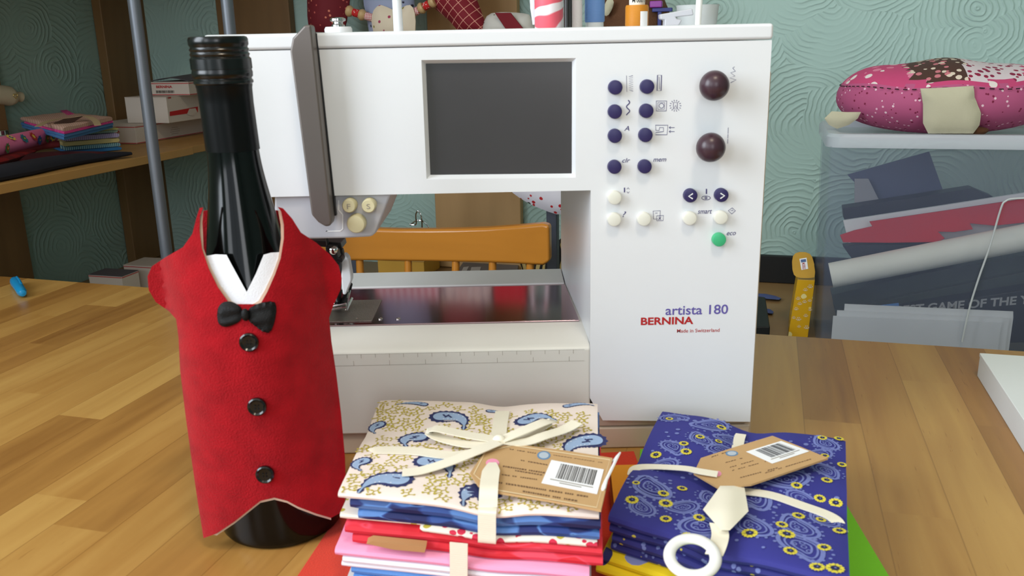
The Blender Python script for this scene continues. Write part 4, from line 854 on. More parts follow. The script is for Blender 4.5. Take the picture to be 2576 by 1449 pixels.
rnd = random.Random(11)
def flower(bm, x, y, r, fn, o=.0):
    a0 = rnd.random()*PI; n = 14; pts = [(x+r*(1. if k % 2 else .84)*math.cos(a0+PI*k/n), y+r*(1. if k % 2 else .84)*math.sin(a0+PI*k/n)) for k in range(2*n)]
    decal(bm, pts, lambda X, Y: fn(X, Y, .0004+o), 2); decal(bm, disc2(x, y, r*.46, 12), lambda X, Y: fn(X, Y, .00052+o), 3)
    for k in range(7): a = a0+2*PI*k/7; stroke(bm, [(x+r*.42*math.cos(a), y+r*.42*math.sin(a)), (x+r*.72*math.cos(a), y+r*.72*math.sin(a))], r*.06, lambda X, Y: fn(X, Y, .00056+o), 3)
    decal(bm, disc2(x+r*.05, y, r*.13, 6), lambda X, Y: fn(X, Y, .0006+o), 1)
def bandana(bm, x, y, s, a, fn):
    R_ = lambda u_, v_: (x+s*(u_*math.cos(a)-v_*math.sin(a)), y+s*(u_*math.sin(a)+v_*math.cos(a)))
    def tear(k, o=0.): return [R_(k*(1.0*math.cos(t)+.15)+o, k*(.62*math.sin(t)+max(0., -(math.cos(t)+.3))**1.3*.7)) for t in [2*PI*i/26 for i in range(26)]]
    f = lambda X, Y: fn(X, Y, .00022)
    stroke(bm, tear(1.), s*.17, f, 1, True); stroke(bm, tear(.74, .03), s*.08, f, 1, True); stroke(bm, tear(.45, .08), s*.08, f, 1, True)
    for i in range(16): t = 2*PI*i/16; u_, v_ = 1.16*math.cos(t)+.15, .78*math.sin(t); decal(bm, disc2(*R_(u_, v_), s*.075, 6), f, 1)
    for u_, v_ in ((.1, 0), (.45, .12), (-.2, .1), (.3, -.18)): stroke(bm, disc2(*R_(u_, v_), s*.10, 8), s*.05, f, 1, True)
placed = []
exc, eyc = QC[1]-QC[0], QC[3]-QC[0]
for tr in range(260):
    s_, t_ = rnd.random(), rnd.random(); p = QC[0]+exc*s_+eyc*t_; s = rnd.choice((.0125, .014, .0095))
    if inq(p.x, p.y, QC, s*1.05) and all((p-q).length > (s+r)*.86 for q, r in placed): placed.append((p, s)); bandana(bm, p.x, p.y, s, rnd.choice((.4, 2.2, -1., 3.4)), surfC)
fl = [(1650, 1139, .0030), (1684, 1052, .0022), (1815, 1071, .0028), (1761, 1102, .0026), (1720, 1120, .0026), (1726, 1138, .0030), (1808, 1108, .0020), (1590, 1260, .0032), (1669, 1244, .0028), (1675, 1267, .0034), (1716, 1227, .0026), (1759, 1300, .0028), (1675, 1305, .0028), (2068, 1107, .0026), (2110, 1108, .0026), (2118, 1168, .0024), (2080, 1208, .0028), (2004, 1222, .0028), (2063, 1247, .0028), (2103, 1256, .0032), (2009, 1291, .0030), (2066, 1297, .0024), (1967, 1317, .0028), (1979, 1342, .0038), (1886, 1338, .0036), (1988, 1387, .0030), (2073, 1377, .0030), (2055, 1430, .0032), (2100, 1436, .0038), (1732, 1345, .0032), (1770, 1350, .003), (2075, 1148, .0022), (1600, 1220, .002), (2112, 1330, .003), (1840, 1400, .0028), (1930, 1425, .0028)]
for px, py, r in fl:
    p = oz(px, py, ZC_)
    if inq(p.x, p.y, QC, .002): flower(bm, p.x, p.y, r*1.25, surfC)
for k in range(80):
    p = QC[0]+exc*rnd.random()+eyc*rnd.random()
    if inq(p.x, p.y, QC, .004): decal(bm, disc2(p.x, p.y, rnd.uniform(.0009, .0016), 9), lambda X, Y: surfC(X, Y, .0003), 1)
part(bc, 'folded_fabric', bm, ['cloth_purple', 'print_lilac', 'print_yellow', 'print_ink'], label='purple bandana print cotton with yellow flowers')
spots('purple_flecks', (40, 40, 118), ((112, 122, 184), (206, 190, 66), (112, 122, 184)), 210., .36); spots('cloth_navy_yellow', (232, 200, 16), ((36, 34, 92), (36, 34, 92), (128, 136, 190)), 46., .46)
stripe('gold_navy', (228, 190, 30), (40, 38, 96), .004, 0, duty=.5)
for z0, z1, l, f, r, sd in ((.0275, .0337, .0005, .001, .002, 32), (.0212, .0277, .002, .0005, .001, 33), (.0152, .0214, .001, .002, .002, 34)):
    bm = BM(); folded(bm, quad_in(QC, l, f, r, .001), z0, z1, dzC, ZC_, 0, sd); part(bc, 'folded_fabric', bm, 'purple_flecks', label='purple cotton fold edge')
bd = thing('fabric_bundle', 'folded yellow and navy print cottons lying beneath the purple bundle', 'fabric bundle', ((QC[0].x+QC[2].x)/2, (QC[0].y+QC[2].y)/2, .0012))
for z0, z1, l, f, r, sd, mt in ((.0088, .0150, -.003, -.0025, .003, 35, 'cloth_navy_yellow'), (.0028, .0090, -.006, -.005, .004, 36, 'cloth_navy_yellow')):
    bm = BM(); folded(bm, quad_in(QC, l, f, r, .004), z0, z1, lambda x, y: 0, ZC_, 0, sd); part(bd, 'folded_fabric', bm, mt, label='navy cotton with bold yellow print')
def sC(bm, pts, lf, hw=.0042): strip_px(bm, pts, lf, hw, zref=ZC_, fn=surfC)
bm = BM(); sC(bm, [(1862, 1074), (1856, 1096), (1848, 1150)], [.0006, .0008, .001]); sC(bm, [(1592, 1186), (1600, 1168), (1640, 1163), (1720, 1178), (1762, 1186), (1805, 1193)], [-.0035, .0004, .001, .003, .0054, .0054], .0034)
sC(bm, [(1872, 1226), (1940, 1240), (2020, 1262), (2078, 1278), (2106, 1298), (2118, 1322)], [.002, .001, .001, .0008, .0004, -.004], .0038); part(bc, 'ribbon', bm, 'ribbon_ribbed')
bm = BM(); kp = [(1812, 1222), (1872, 1222), (1883, 1286), (1836, 1334), (1814, 1334), (1768, 1282)]
sheet(bm, kp, 9, lambda x, y: oz(x, y, ZC_+.0052+.0016*math.cos((x-1826)/22.)-.0012*abs(y-1284)/50), lambda x, y: oz(x, y, ZC_+.0026)); part(bc, 'ribbon_knot', bm, 'ribbon_cream')
bm = BM(); P_ = catmull([oz(1806, 1318, ZC_+.0035), oz(1812, 1345, ZC_+.0022), oz(1806, 1372, ZC_+.0014), oz(1796, 1396, ZC_-.0005)], 5); ribbon(bm, P_, Vector((.0043, -.0012, .0)), .0005); part(bc, 'ribbon_tail', bm, 'ribbon_ribbed')
TC = [(1763, 1152), (1850, 1124), (1943, 1096), (2010, 1122), (2083, 1152), (1990, 1184), (1890, 1218), (1805, 1225), (1745, 1190)]
def zC(x, y): return oz(x, y, ZC_+.0040+.0045*max(0, (x-1800)/280.))
ln = [((1790, 1150), (1832, 1136), 2.), ((1825, 1164), (1870, 1152), 1.8), ((1836, 1176), (1906, 1156), 1.8), ((1842, 1184), (1930, 1160), 1.8), ((1862, 1202), (1960, 1176), 2.2), ((1925, 1190), (2050, 1152), 2.)]
tag_card(bc, TC, [(1877, 1137), (1965, 1110), (2036, 1136), (1943, 1167)], zC, (1805, 1192, 10, 7), (1841, 1141, 16, 7), 9, ln)
# white ring on the front edge of the bundle
mat('plastic_white', (236, 234, 230), .3); bm = BM(); c = oz(1742, 1400, .0395); N1, N2 = 56, 14; rr = []
for i in range(N1):
    a = 2*PI*i/N1; row = []
    for j in range(N2): b_ = 2*PI*j/N2; R1 = .0115+.0031*math.cos(b_); row.append(Vector((R1*math.cos(a), R1*math.sin(a), .0021*math.sin(b_))))
    rr.append(row)
M_ = Matrix.Rotation(.30, 3, 'X') @ Matrix.Rotation(-.06, 3, 'Y')
rr = [[bm.verts.new(c+M_ @ p) for p in row] for row in rr]
for i in range(N1):
    for j in range(N2): bm.faces.new((rr[i][j], rr[(i+1) % N1][j], rr[(i+1) % N1][(j+1) % N2], rr[i][(j+1) % N2]))
solo('white_ring', bm, 'plastic_white', 'white plastic ring hanging at the front edge of the purple bundle', 'ring')
# flat felts underneath
mat('felt_orange', (206, 50, 18), .95, var=.08, bump=.4, bscale=900, sheen=.1); mat('felt_lime', (112, 190, 16), .95, var=.06, bump=.4, bscale=900, sheen=.1); mat('cloth_gold', (226, 150, 24), .85)
def flat(name, pts, z0, z1, m, label, cat, bev=.0003):
    bm = BM(); prism(bm, [(x, y, z0) for x, y in pts], (0, 0, z1-z0)); return solo(name, bm, m, label, cat, bevel=bev)
e0 = oz(868, 1262, 0); e1 = oz(748, 1449, 0); ee = e1+(e1-e0)*.6
flat('felt_sheet', [(e0.x+.010, .578), (.0868, .590), (.093, .33), (ee.x, ee.y)], .0001, .0011, 'felt_orange', 'orange red felt sheet spread under the cotton bundles', 'felt')
flat('felt_sheet', [(.0915, .5905), (.100, .5905), (.2115, .510), (.2005, .345), (.0625, .345), (.0635, .43)], .0011, .0024, 'felt_lime', 'lime green felt sheet sticking out under the purple bundle', 'felt')
flat('folded_cloth', [(.0585, .470), (.0650, .470), (.084, .532), (.0625, .532)], .0012, .020, 'cloth_gold', 'golden yellow folded cloth squeezed between the two cotton bundles', 'cloth')
# ------------------------------------------------------------------ small things on the table
mat('card_white', (226, 228, 228), .6, var=.02); mat('pen_blue', (20, 136, 190), .25)
a = rz(2458, 946, 0); bx = thing('card_box', 'shallow white card box at the right edge of the table', 'box', (a.x+.15, a.y-.15, 0), True)
bm = BM(); x0, y1 = a.x, a.y; H_ = .0215
box(bm, x0, x0+.30, y1-.32, y1, .0, H_-.0035); part(bx, 'body', bm, 'card_white', bevel=.0006)
bm = BM(); box(bm, x0-.0004, x0+.3004, y1-.3204, y1+.0004, H_-.0034, H_); part(bx, 'lid', bm, 'card_white', bevel=.0006)
a = oz(38, 708, .0065); b_ = oz(57, 738, .0065); t = thing('pen_cap', 'bright blue pen cap lying at the left back corner of the table', 'pen cap', (a.x, a.y, 0))
bm = BM(); d = (b_-a); lathe(bm, [(.0030, -.004), (.0058, -.002), (.0064, .004), (.0064, .018), (.0058, .030), (.0056, d.length*.92), (.0040, d.length), (.001, d.length+.001)], (a.x, a.y, .0066), 24, (d.x, d.y, 0)); part(t, 'cap_body', bm, 'pen_blue')
bm = BM(); tube(bm, [a+Vector((.003, .0, .0058)), a+d*.35+Vector((.0035, 0, .0070)), a+d*.55+Vector((.003, 0, .0055))], .0014, 8); part(t, 'clip', bm, 'pen_blue')
# ================================================================== helpers for things in the background
def pw_prism(bm, pts, w_, depth, mi=0): prism(bm, [rw(x, y, w_) for x, y in pts], (0, depth, 0), mi)
def pillow(bm, pts, w_, th, cell=8, fall=22., mi=0, back=True):
    d_ = dens(pts, 4)
    def h(x, y): e = min((x-a)**2+(y-b)**2 for a, b in d_)**.5; return th*(1-math.exp(-e/fall))
    sheet(bm, pts, cell, lambda x, y: rw(x, y, w_)-Vector((0, h(x, y), 0)), lambda x, y: rw(x, y, w_)+Vector((0, h(x, y)+.0008, 0)), mi=mi)
# ================================================================== clear storage box with a cushion on its lid
def clear_mat(name, rgb, dens_, rough=.3):
    m, nt, b = base(name, rough); lk = nt.links.new; b.inputs['Base Color'].default_value = L(*rgb)
    n = nd(nt, 'ShaderNodeTexNoise'); n.inputs['Scale'].default_value = 14.; tc = nd(nt, 'ShaderNodeTexCoord'); lk(tc.outputs['Object'], n.inputs['Vector'])
    tr = nd(nt, 'ShaderNodeBsdfTransparent'); mx = nd(nt, 'ShaderNodeMixShader'); f = math_(nt, 'ADD', math_(nt, 'MULTIPLY', n.outputs['Fac'], .06), dens_-.03); lk(f, mx.inputs[0]); lk(tr.outputs[0], mx.inputs[1]); lk(b.outputs[0], mx.inputs[2])
    lk(mx.outputs[0], nt.nodes['Material Output'].inputs['Surface']); return m
clear_mat('clear_plastic', (128, 138, 164), .17); clear_mat('lid_plastic', (214, 218, 228), .62, .35)
CW, CB, CZ = 1.25, 1.46, .148
cu0 = rw(2078, 372, CW).x; cu1 = .56
st = thing('storage_box', 'large translucent plastic storage box full of flat games and card', 'storage box', (cu0+.2, 1.355, DZ), True)
bm = BM(); T_ = .0022; bi = .012
def wall4(o): return [(cu0+o+bi, CW+o+bi*.6, DZ+.001), (cu1-o-bi, CW+o+bi*.6, DZ+.001), (cu1-o-bi, CB-o-bi*.6, DZ+.001), (cu0+o+bi, CB-o-bi*.6, DZ+.001)]
def wall4t(o): return [(cu0+o+.005, CW+o+.004, CZ), (cu1-o-.005, CW+o+.004, CZ), (cu1-o-.005, CB-o-.004, CZ), (cu0+o+.005, CB-o-.004, CZ)]
B0, T0, B1, T1 = wall4(0), wall4t(0), wall4(T_), wall4t(T_)
vo = [[bm.verts.new(p) for p in q] for q in (B0, T0, T1, B1)]
for a, b in zip(vo, vo[1:]):
    for j in range(4): bm.faces.new((a[j], a[(j+1) % 4], b[(j+1) % 4], b[j]))
bm.faces.new(vo[0][::-1]); bm.faces.new(vo[3])
part(st, 'body', bm, 'clear_plastic', bevel=.004, seg=3)
bm = BM(); lz0, lz1 = rw(2120, 372, CW).z, rw(2120, 338, CW).z
def rr_(x0, x1, y0, y1, r, z):
    o = []
    for cx, cy, a0 in ((x1-r, y0+r, -PI/2), (x1-r, y1-r, 0), (x0+r, y1-r, PI/2), (x0+r, y0+r, PI)):
        for k in range(6): a = a0+PI/2*k/5; o.append((cx+r*math.cos(a), cy+r*math.sin(a), z))
    return o
rings = [rr_(cu0, cu1, CW, CB, .02, lz0), rr_(cu0, cu1, CW, CB, .02, lz1-.004), rr_(cu0+.003, cu1-.003, CW+.003, CB-.003, .02, lz1), rr_(cu0+.016, cu1-.016, CW+.014, CB-.014, .02, lz1), rr_(cu0+.02, cu1-.02, CW+.018, CB-.018, .02, lz1-.009)]
vv = [[bm.verts.new(p) for p in r] for r in rings]; n = len(vv[0])
for a, b in zip(vv, vv[1:]):
    for j in range(n): bm.faces.new((a[j], a[(j+1) % n], b[(j+1) % n], b[j]))
bm.faces.new(vv[-1]); part(st, 'lid', bm, 'lid_plastic'); LZ = lz1-.009
bm = BM(); hp = [(2600, 498), (2548, 500), (2530, 506), (2518, 524), (2490, 620), (2462, 700), (2438, 778), (2420, 860)]
mat('clear_edge', (206, 210, 212), .3); tube(bm, catmull([rw(x, y, CW+.002) for x, y in hp], 4), .0013, 8); part(st, 'clip_outline', bm, 'clear_edge')
# contents
mat('slate_board', (84, 90, 122), .7); mat('grey_card', (168, 166, 172), .7); mat('box_navy', (26, 30, 48), .55, var=.3, scale=30.); mat('box_green', (38, 48, 42), .5, var=.5, scale=40., rgb2=(52, 62, 50)); mat('red_card', (206, 42, 54), .8, var=.05)
mat('roll_white', (244, 244, 236), .6); mat('game_black', (26, 28, 36), .45); mat('letter_silver', (170, 170, 170), .5); mat('paper_white', (240, 242, 246), .7, var=.02)
def C_(name, pts, w_, dep, m, label, cat, **kw):
    bm = BM(); pw_prism(bm, pts, w_, dep)
    for v in bm.verts: v.co.z = max(v.co.z, DZ+.0045)
    return solo(name, bm, m, label, cat, room=True, bevel=.0006, **kw)
C_('slate_folder', [(2132, 440), (2338, 382), (2372, 478), (2400, 850), (2160, 850), (2200, 512)], 1.436, .006, 'slate_board', 'slate blue folder leaning at the back inside the storage box', 'folder')
C_('grey_envelope', [(2150, 450), (2185, 450), (2220, 520), (2220, 800), (2150, 800)], 1.425, .004, 'grey_card', 'pale grey card sheet leaning at the left inside the storage box', 'card')
C_('game_box', [(2121, 524), (2300, 497), (2446, 474), (2500, 496), (2124, 553)], 1.385, .03, 'box_navy', 'dark navy flat box tilted above the red card in the storage box', 'box')
C_('card_sheet', [(2121, 555), (2300, 528), (2600, 482), (2600, 592), (2340, 640), (2146, 655)], 1.365, .006, 'paper_white', 'white card sheet behind the red paper cut-out in the storage box', 'card')
C_('red_cutout', [(2187, 558), (2380, 530), (2600, 497), (2600, 558), (2500, 568), (2440, 562), (2448, 577), (2400, 584), (2360, 583), (2377, 600), (2360, 609), (2240, 611), (2121, 610), (2113, 592), (2150, 580), (2195, 570)], 1.342, .004, 'red_card', 'red paper cut-out with jagged edges inside the storage box', 'paper')
C_('game_box', [(2121, 620), (2146, 616), (2360, 614), (2400, 632), (2130, 690), (2146, 655)], 1.348, .02, 'box_navy', 'dark box end between the red paper and the white roll', 'box')
bm = BM(); a, b_ = rw(2090, 693, 1.322), rw(2640, 585, 1.322); d = (b_-a).normalized(); R1 = .0185
lathe(bm, [(R1, 0), (R1, (b_-a).length)], a, 32, d, cap=False); lathe(bm, [(R1-.0012, .0), (R1-.0012, (b_-a).length)], a, 32, d, cap=False)
cap_ = lathe(bm, [(R1-.0014, .012), (.0003, .0125)], a, 32, d, cap=False)
solo('card_roll', bm, 'roll_white', 'thick white paper roll lying slanted across the storage box', 'roll', room=True)
C_('game_box', [(2092, 742), (2330, 686), (2600, 640), (2600, 676), (2340, 728), (2100, 778)], 1.34, .04, 'box_green', 'dark green flat game box directly below the white roll', 'box')
C_('game_box', [(2100, 782), (2340, 732), (2600, 680), (2600, 722), (2330, 764), (2108, 806)], 1.33, .05, 'box_green', 'second dark green game box, above the box with white lettering', 'box')
g = thing('game_box', 'black game box with pale capital lettering low in the storage box', 'box', (.3, 1.32, DZ+.003), True)
bm = BM(); pw_prism(bm, [(2110, 812), (2330, 768), (2600, 726), (2640, 860), (2110, 912)], 1.30, .07)
for v in bm.verts: v.co.z = max(v.co.z, DZ+.0045)
part(g, 'body', bm, 'game_black', bevel=.001)
bm = BM(); o_ = rw(2252, 791, 1.299); q1 = rw(2590, 764, 1.299); up_ = rw(2252, 772, 1.299)-o_
text_bm(bm, 'BEST GAME OF THE Y', o_, q1-o_, Vector((0, 0, 1)), (q1-o_).length, .0125, .03); part(g, 'lettering', bm, 'letter_silver', smooth=False)
bm = BM(); rot_box(bm, rw(2215, 785, 1.296), .05, .002, .02, 0, -.2, 0); 
solo('blue_sticker', bm, 'cloth_blue', 'small pale blue striped card against the game box edge', 'card', room=True)
for pts, w_, lb in (([(2125, 765), (2549, 784), (2549, 800), (2542, 868), (2500, 880), (2125, 880)], 1.275, 'tallest white paper sleeve standing at the front inside the storage box'), ([(2106, 781), (2540, 800), (2530, 872), (2106, 872)], 1.2715, 'middle white paper sleeve standing at the front inside the storage box'), ([(2096, 795), (2520, 812), (2515, 874), (2096, 874)], 1.268, 'front white paper sleeve, lowest of the three in the storage box')):
    bm = BM(); v = [rw(x, y, w_) for x, y in pts]; zb = DZ+.0045; lo = [Vector((p.x, p.y, min(p.z, zb+.03))) for p in v]
    pp = [p for p in v if p.z > -.10]; xs = [p.x for p in pp]; pp = sorted(pp, key=lambda p: p.x)
    poly = pp+[Vector((max(xs), w_, zb)), Vector((min(xs), w_, zb))]; prism(bm, poly, (0, .0018, 0)); solo('paper_sleeve', bm, 'paper_white', lb, 'paper', room=True, group='white paper sleeves in the storage box')
# ---- turtle cushion
spots('turtle_pink', (186, 88, 130), ((240, 206, 216), (238, 186, 206), (130, 26, 66), (124, 22, 60)), 135., .31); spots('patch_brown', (78, 48, 40), ((226, 208, 190), (226, 208, 190), (206, 120, 130)), 95., .46); spots('patch_white', (222, 206, 212), ((150, 26, 66), (140, 30, 70)), 95., .42); spots('patch_rose', (200, 70, 118), ((236, 224, 220), (226, 130, 160)), 58., .40)
mat('linen', (196, 190, 164), .9, bump=.3, bscale=1500); mat('thread_black', (30, 14, 18), .8); mat('plush_brown', (96, 62, 38), .95, bump=.8, bscale=500)
tc_ = Vector((.236, 1.362, 0)); hz = .0495; RX, RY = .140, .098; tcz = LZ+hz+.001
tt = thing('turtle_cushion', 'pink spotted turtle cushion with patchwork shell lying on the storage box', 'cushion', (tc_.x, tc_.y, LZ), True)
bm = BM(); ellipsoid(bm, (tc_.x, tc_.y, tcz), RX, RY, hz, 64, 28, 0, .88)
for v in bm.verts: v.co.z += .0025*math.sin(v.co.x*60)*(1 if v.co.z > tcz else 0)
seam = tcz+.016
for f in bm.faces:
    c = f.calc_center_median()
    if c.z > seam+.003: f.material_index = (1 if -.055 < c.x-tc_.x < .012 else 2 if c.x-tc_.x >= .012 and c.x-tc_.x < .085 else 3) if c.z > seam+.009 else 3
part(tt, 'body', bm, ['turtle_pink', 'patch_brown', 'patch_white', 'patch_rose'])
bm = BM(); k = abs((seam-tcz)/hz)**(1/.88); ct = math.sqrt(max(0, 1-k*k))**.88; N_ = 150
for i in range(N_):
    if i % 2: continue
    P2 = []
    for q in (i, i+1): a = 2*PI*q/N_; sg = lambda x: math.copysign(abs(x)**.88, x); P2.append((tc_.x+(RX+.0006)*ct*sg(math.cos(a)), tc_.y+(RY+.0006)*ct*sg(math.sin(a)), seam+.0025*math.sin((tc_.x+RX*ct*math.cos(a))*60)*.6))
    tube(bm, P2, .0007, 5)
part(tt, 'shell_stitching', bm, 'thread_black')
def foot(pts, w_, th): bm = BM(); pillow(bm, pts, w_, th, 9, 16.); part(tt, 'foot', bm, 'linen', label='pale linen foot')
foot([(2315, 223), (2380, 220), (2449, 216), (2452, 245), (2468, 285), (2464, 315), (2448, 336), (2335, 336), (2322, 310), (2322, 262)], 1.262, .009)
foot([(2074, 298), (2092, 280), (2130, 282), (2166, 282), (2158, 298), (2136, 314), (2106, 324), (2085, 314)], 1.30, .007)
bm = BM(); ellipsoid(bm, (tc_.x+.155, tc_.y-.03, LZ+.03), .035, .03, .026, 24, 14); part(tt, 'head', bm, 'linen', label='linen head beyond the shell')
bm = BM(); ellipsoid(bm, (.252, 1.285, LZ+.008), .030, .012, .0075, 24, 12, M=Matrix.Rotation(-.15, 3, 'Y')); solo('brown_strap', bm, 'plush_brown', 'brown leather strap lying on the lid under the turtle cushion', 'strap', room=True)
# ================================================================== paw print carton
spots('paw_yellow', (222, 168, 8), ((240, 222, 150), (236, 206, 110)), 60., .34, rough=.45); mat('carton_brown', (196, 150, 50), .75, var=.15, scale=60.); mat('sticker_blue', (70, 100, 150), .6); mat('carton_inside', (52, 30, 14), .9)
PWW = 1.345; p0 = rw(1992, 835, PWW); 
pc = thing('treat_carton', 'narrow yellow carton with white paw prints standing open beside the storage box', 'carton', (.05, 1.36, DZ), True)
bm = BM(); tl, tr, br_, bl = rw(2006, 704, PWW), rw(2050, 706, PWW), rw(2036, 842, PWW), rw(1986, 838, PWW)
bl = Vector((bl.x-.002, PWW, DZ+.001)); br_ = Vector((br_.x-.002, PWW, DZ+.001)); tlb, trb = tl+Vector((.004, .11, 0)), tr+Vector((.004, .11, 0))
hexa(bm, [bl, br_, br_+Vector((.004, .11, 0)), bl+Vector((.004, .11, 0))], [tl, tr, trb, tlb]); part(pc, 'body', bm, 'paw_yellow', bevel=.0006)
bm = BM(); fn = lambda x, y: rw(x, y, PWW-.0004)
def paw(x, y, s):
    decal(bm, [(x-s*.5, y+s*.45), (x-s*.45, y), (x, y-s*.3), (x+s*.45, y), (x+s*.5, y+s*.45), (x, y+s*.3)][::1], fn, 0)
    for dx, dy in ((-.75, -.1), (-.3, -.65), (.3, -.65), (.75, -.1)): decal(bm, disc2(x+dx*s, y+dy*s, s*.22, 7, s*.28), fn, 0)
for x, y, s in ((2038, 722, 7), (2026, 730, 6), (2008, 752, 6), (2024, 760, 6), (2012, 765, 6), (2003, 778, 6), (2037, 757, 5), (2009, 804, 7), (2027, 795, 6), (2029, 825, 7), (2010, 822, 5), (2038, 780, 5), (1997, 800, 5)): paw(x, y, s)
part(pc, 'paw_prints', bm, 'kraft_line', smooth=False)
bm = BM(); fl_ = smooth_poly([(1992, 648), (2004, 634), (2034, 635), (2046, 650), (2052, 696), (2040, 700), (2006, 699), (1994, 688)], 1)
def ff_(x, y, o): t = (y-634)/66.; p = rw(x, y, PWW+.022*(1-t)); p.y += o; return p
sheet(bm, fl_, 8, lambda x, y: ff_(x, y, 0), lambda x, y: ff_(x, y, .0012)); lid_ = part(pc, 'flap', bm, 'carton_brown', label='open brown cardboard flap')
bm = BM(); sk = [(2011, 651), (2029, 648), (2033, 676), (2016, 679)]; decal(bm, sk, lambda x, y: ff_(x, y, -.0005), 0); decal(bm, [(2014, 653), (2027, 651), (2028, 658), (2015, 660)], lambda x, y: ff_(x, y, -.0009), 1)
o_ = ff_(2017, 661, -.0009); text_bm(bm, 'MODELS', o_, ff_(2019, 676, -.0009)-o_, ff_(2027, 660, -.0009)-o_, (ff_(2019, 677, 0)-ff_(2017, 661, 0)).length, .0045, .01, 2); part(lid_, 'sticker', bm, ['label_white', 'sticker_blue', 'ink_red'], smooth=False)
# black block and blue felt pieces behind the machine, right
bm = BM(); pts = [rz(1880, 733, -.112), rz(1926, 738, -.112), rz(1938, 812, -.112), rz(1880, 812, -.112)]
hexa(bm, [(p.x, p.y, DZ+.0006) for p in pts], [(p.x, p.y, -.118) for p in pts]); solo('black_block', bm, 'black_board', 'small matt black block on the desk at the edge of the sewing machine', 'block', room=True, bevel=.002)
mat('felt_blue', (84, 96, 150), .95, var=.1, bump=.5, bscale=800)
bm = BM(); pts = [(1900, 738), (1925, 739), (1950, 744), (1965, 750), (1960, 754), (1935, 752), (1900, 748)]; sheet(bm, pts, 8, lambda x, y: rz(x, y, DZ+.0055), lambda x, y: rz(x, y, DZ+.0008)); solo('felt_piece', bm, 'felt_blue', 'long blue felt piece pointing right on the desk behind the black block', 'felt', room=True)
bm = BM(); pts = [(1928, 776), (1938, 778), (1946, 784), (1944, 789), (1934, 788), (1928, 785)]; sheet(bm, pts, 5, lambda x, y: rz(x, y, DZ+.0045), lambda x, y: rz(x, y, DZ+.0008)); solo('felt_piece', bm, 'felt_blue', 'short rounded blue felt piece right beside the black block', 'felt', room=True)
# ================================================================== things on the desk seen through the machine arm
mat('box_yellow', (214, 164, 62), .6, var=.03); mat('box_yellow_top', (196, 150, 70), .6); mat('tray_plastic', (96, 98, 108), .35); mat('tape_white', (196, 194, 196), .4)
q = [rz(952, 692, DZ), rz(1068, 698, DZ), rz(1122, 664, DZ), rz(1000, 658, DZ)]; q[2] = Vector((q[2].x, min(q[2].y, WB-.03), 0)); q[3] = q[0]+(q[2]-q[1])
yb = thing('card_carton', 'yellow card carton on the desk between the chair spindles', 'carton', (q[0].x, q[0].y, DZ), True)
hY = .0305
bm = BM(); hexa(bm, [(p.x, p.y, DZ+.0005) for p in q], [(p.x, p.y, DZ+hY) for p in q]); part(yb, 'body', bm, 'box_yellow', bevel=.0006)
cq = sum(q, Vector())/4; q2 = [cq+(p-cq)*1.012 for p in q]
bm = BM(); hexa(bm, [(p.x, p.y, DZ+hY+.0002) for p in q2], [(p.x, p.y, DZ+hY+.0022) for p in q2]); part(yb, 'lid', bm, 'box_yellow_top', bevel=.0004)
q = [rz(1146, 688, DZ+.012), rz(1300, 692, DZ+.012), rz(1308, 664, DZ+.012), rz(1168, 658, DZ+.012)]
tr_ = thing('clear_tray', 'shallow grey plastic case with white marks lying on the desk', 'case', (q[0].x, q[0].y, DZ), True)
bm = BM(); hexa(bm, [(p.x, min(p.y, WB-.02), DZ+.0005) for p in q], [(p.x, min(p.y, WB-.02), DZ+.013) for p in q]); part(tr_, 'case', bm, 'tray_plastic', bevel=.001)
bm = BM(); fz = lambda x, y: rz(x, y, DZ+.0136)
for pts in ([(1166, 672), (1180, 670), (1172, 684), (1160, 684)], [(1186, 672), (1210, 671), (1206, 684), (1182, 685)]): decal(bm, pts, fz, 0)
part(tr_, 'white_card', bm, 'tape_white', smooth=False)
def zebra(name, ca, cb):
    m, nt, b = base(name, .85); lk = nt.links.new; tc = nd(nt, 'ShaderNodeTexCoord'); w_ = nd(nt, 'ShaderNodeTexWave'); w_.inputs['Scale'].default_value = 28.; w_.inputs['Distortion'].default_value = 5.; w_.inputs['Detail'].default_value = 1.
    lk(tc.outputs['Object'], w_.inputs['Vector']); r = ramp(nt, [(.42, L(*ca)), (.52, L(*cb))]); lk(w_.outputs['Fac'], r.inputs[0]); lk(r.outputs[0], b.inputs['Base Color'])
zebra('zebra_cloth', (26, 22, 20), (206, 176, 110))
bm = BM(); pillow(bm, [(1306, 652), (1330, 640), (1370, 640), (1410, 600), (1420, 620), (1420, 712), (1320, 714)], 1.46, .02, 10, 14.)
zmin = min(v.co.z for v in bm.verts)
for v in bm.verts: v.co.z += DZ+.001-zmin if zmin < DZ else 0
solo('patterned_cloth', bm, 'zebra_cloth', 'black and gold patterned cloth bundled beside the chair rail end', 'cloth', room=True)
spots('cloth_rosebud', (226, 222, 232), ((196, 30, 40), (190, 40, 46), (40, 50, 40)), 90., .36)
fb = thing('floral_bag', 'white bag printed with small red flowers hanging behind the machine arm', 'bag', (rw(1370, 450, 1.28).x, 1.28, rw(1370, 525, 1.28).z), True)
bm = BM(); pillow(bm, smooth_poly([(1280, 478), (1318, 506), (1370, 530), (1410, 542), (1450, 532), (1470, 440), (1450, 300), (1370, 260), (1300, 300), (1280, 400)], 1), 1.285, .020, 14, 30.); part(fb, 'pouch', bm, 'cloth_rosebud')
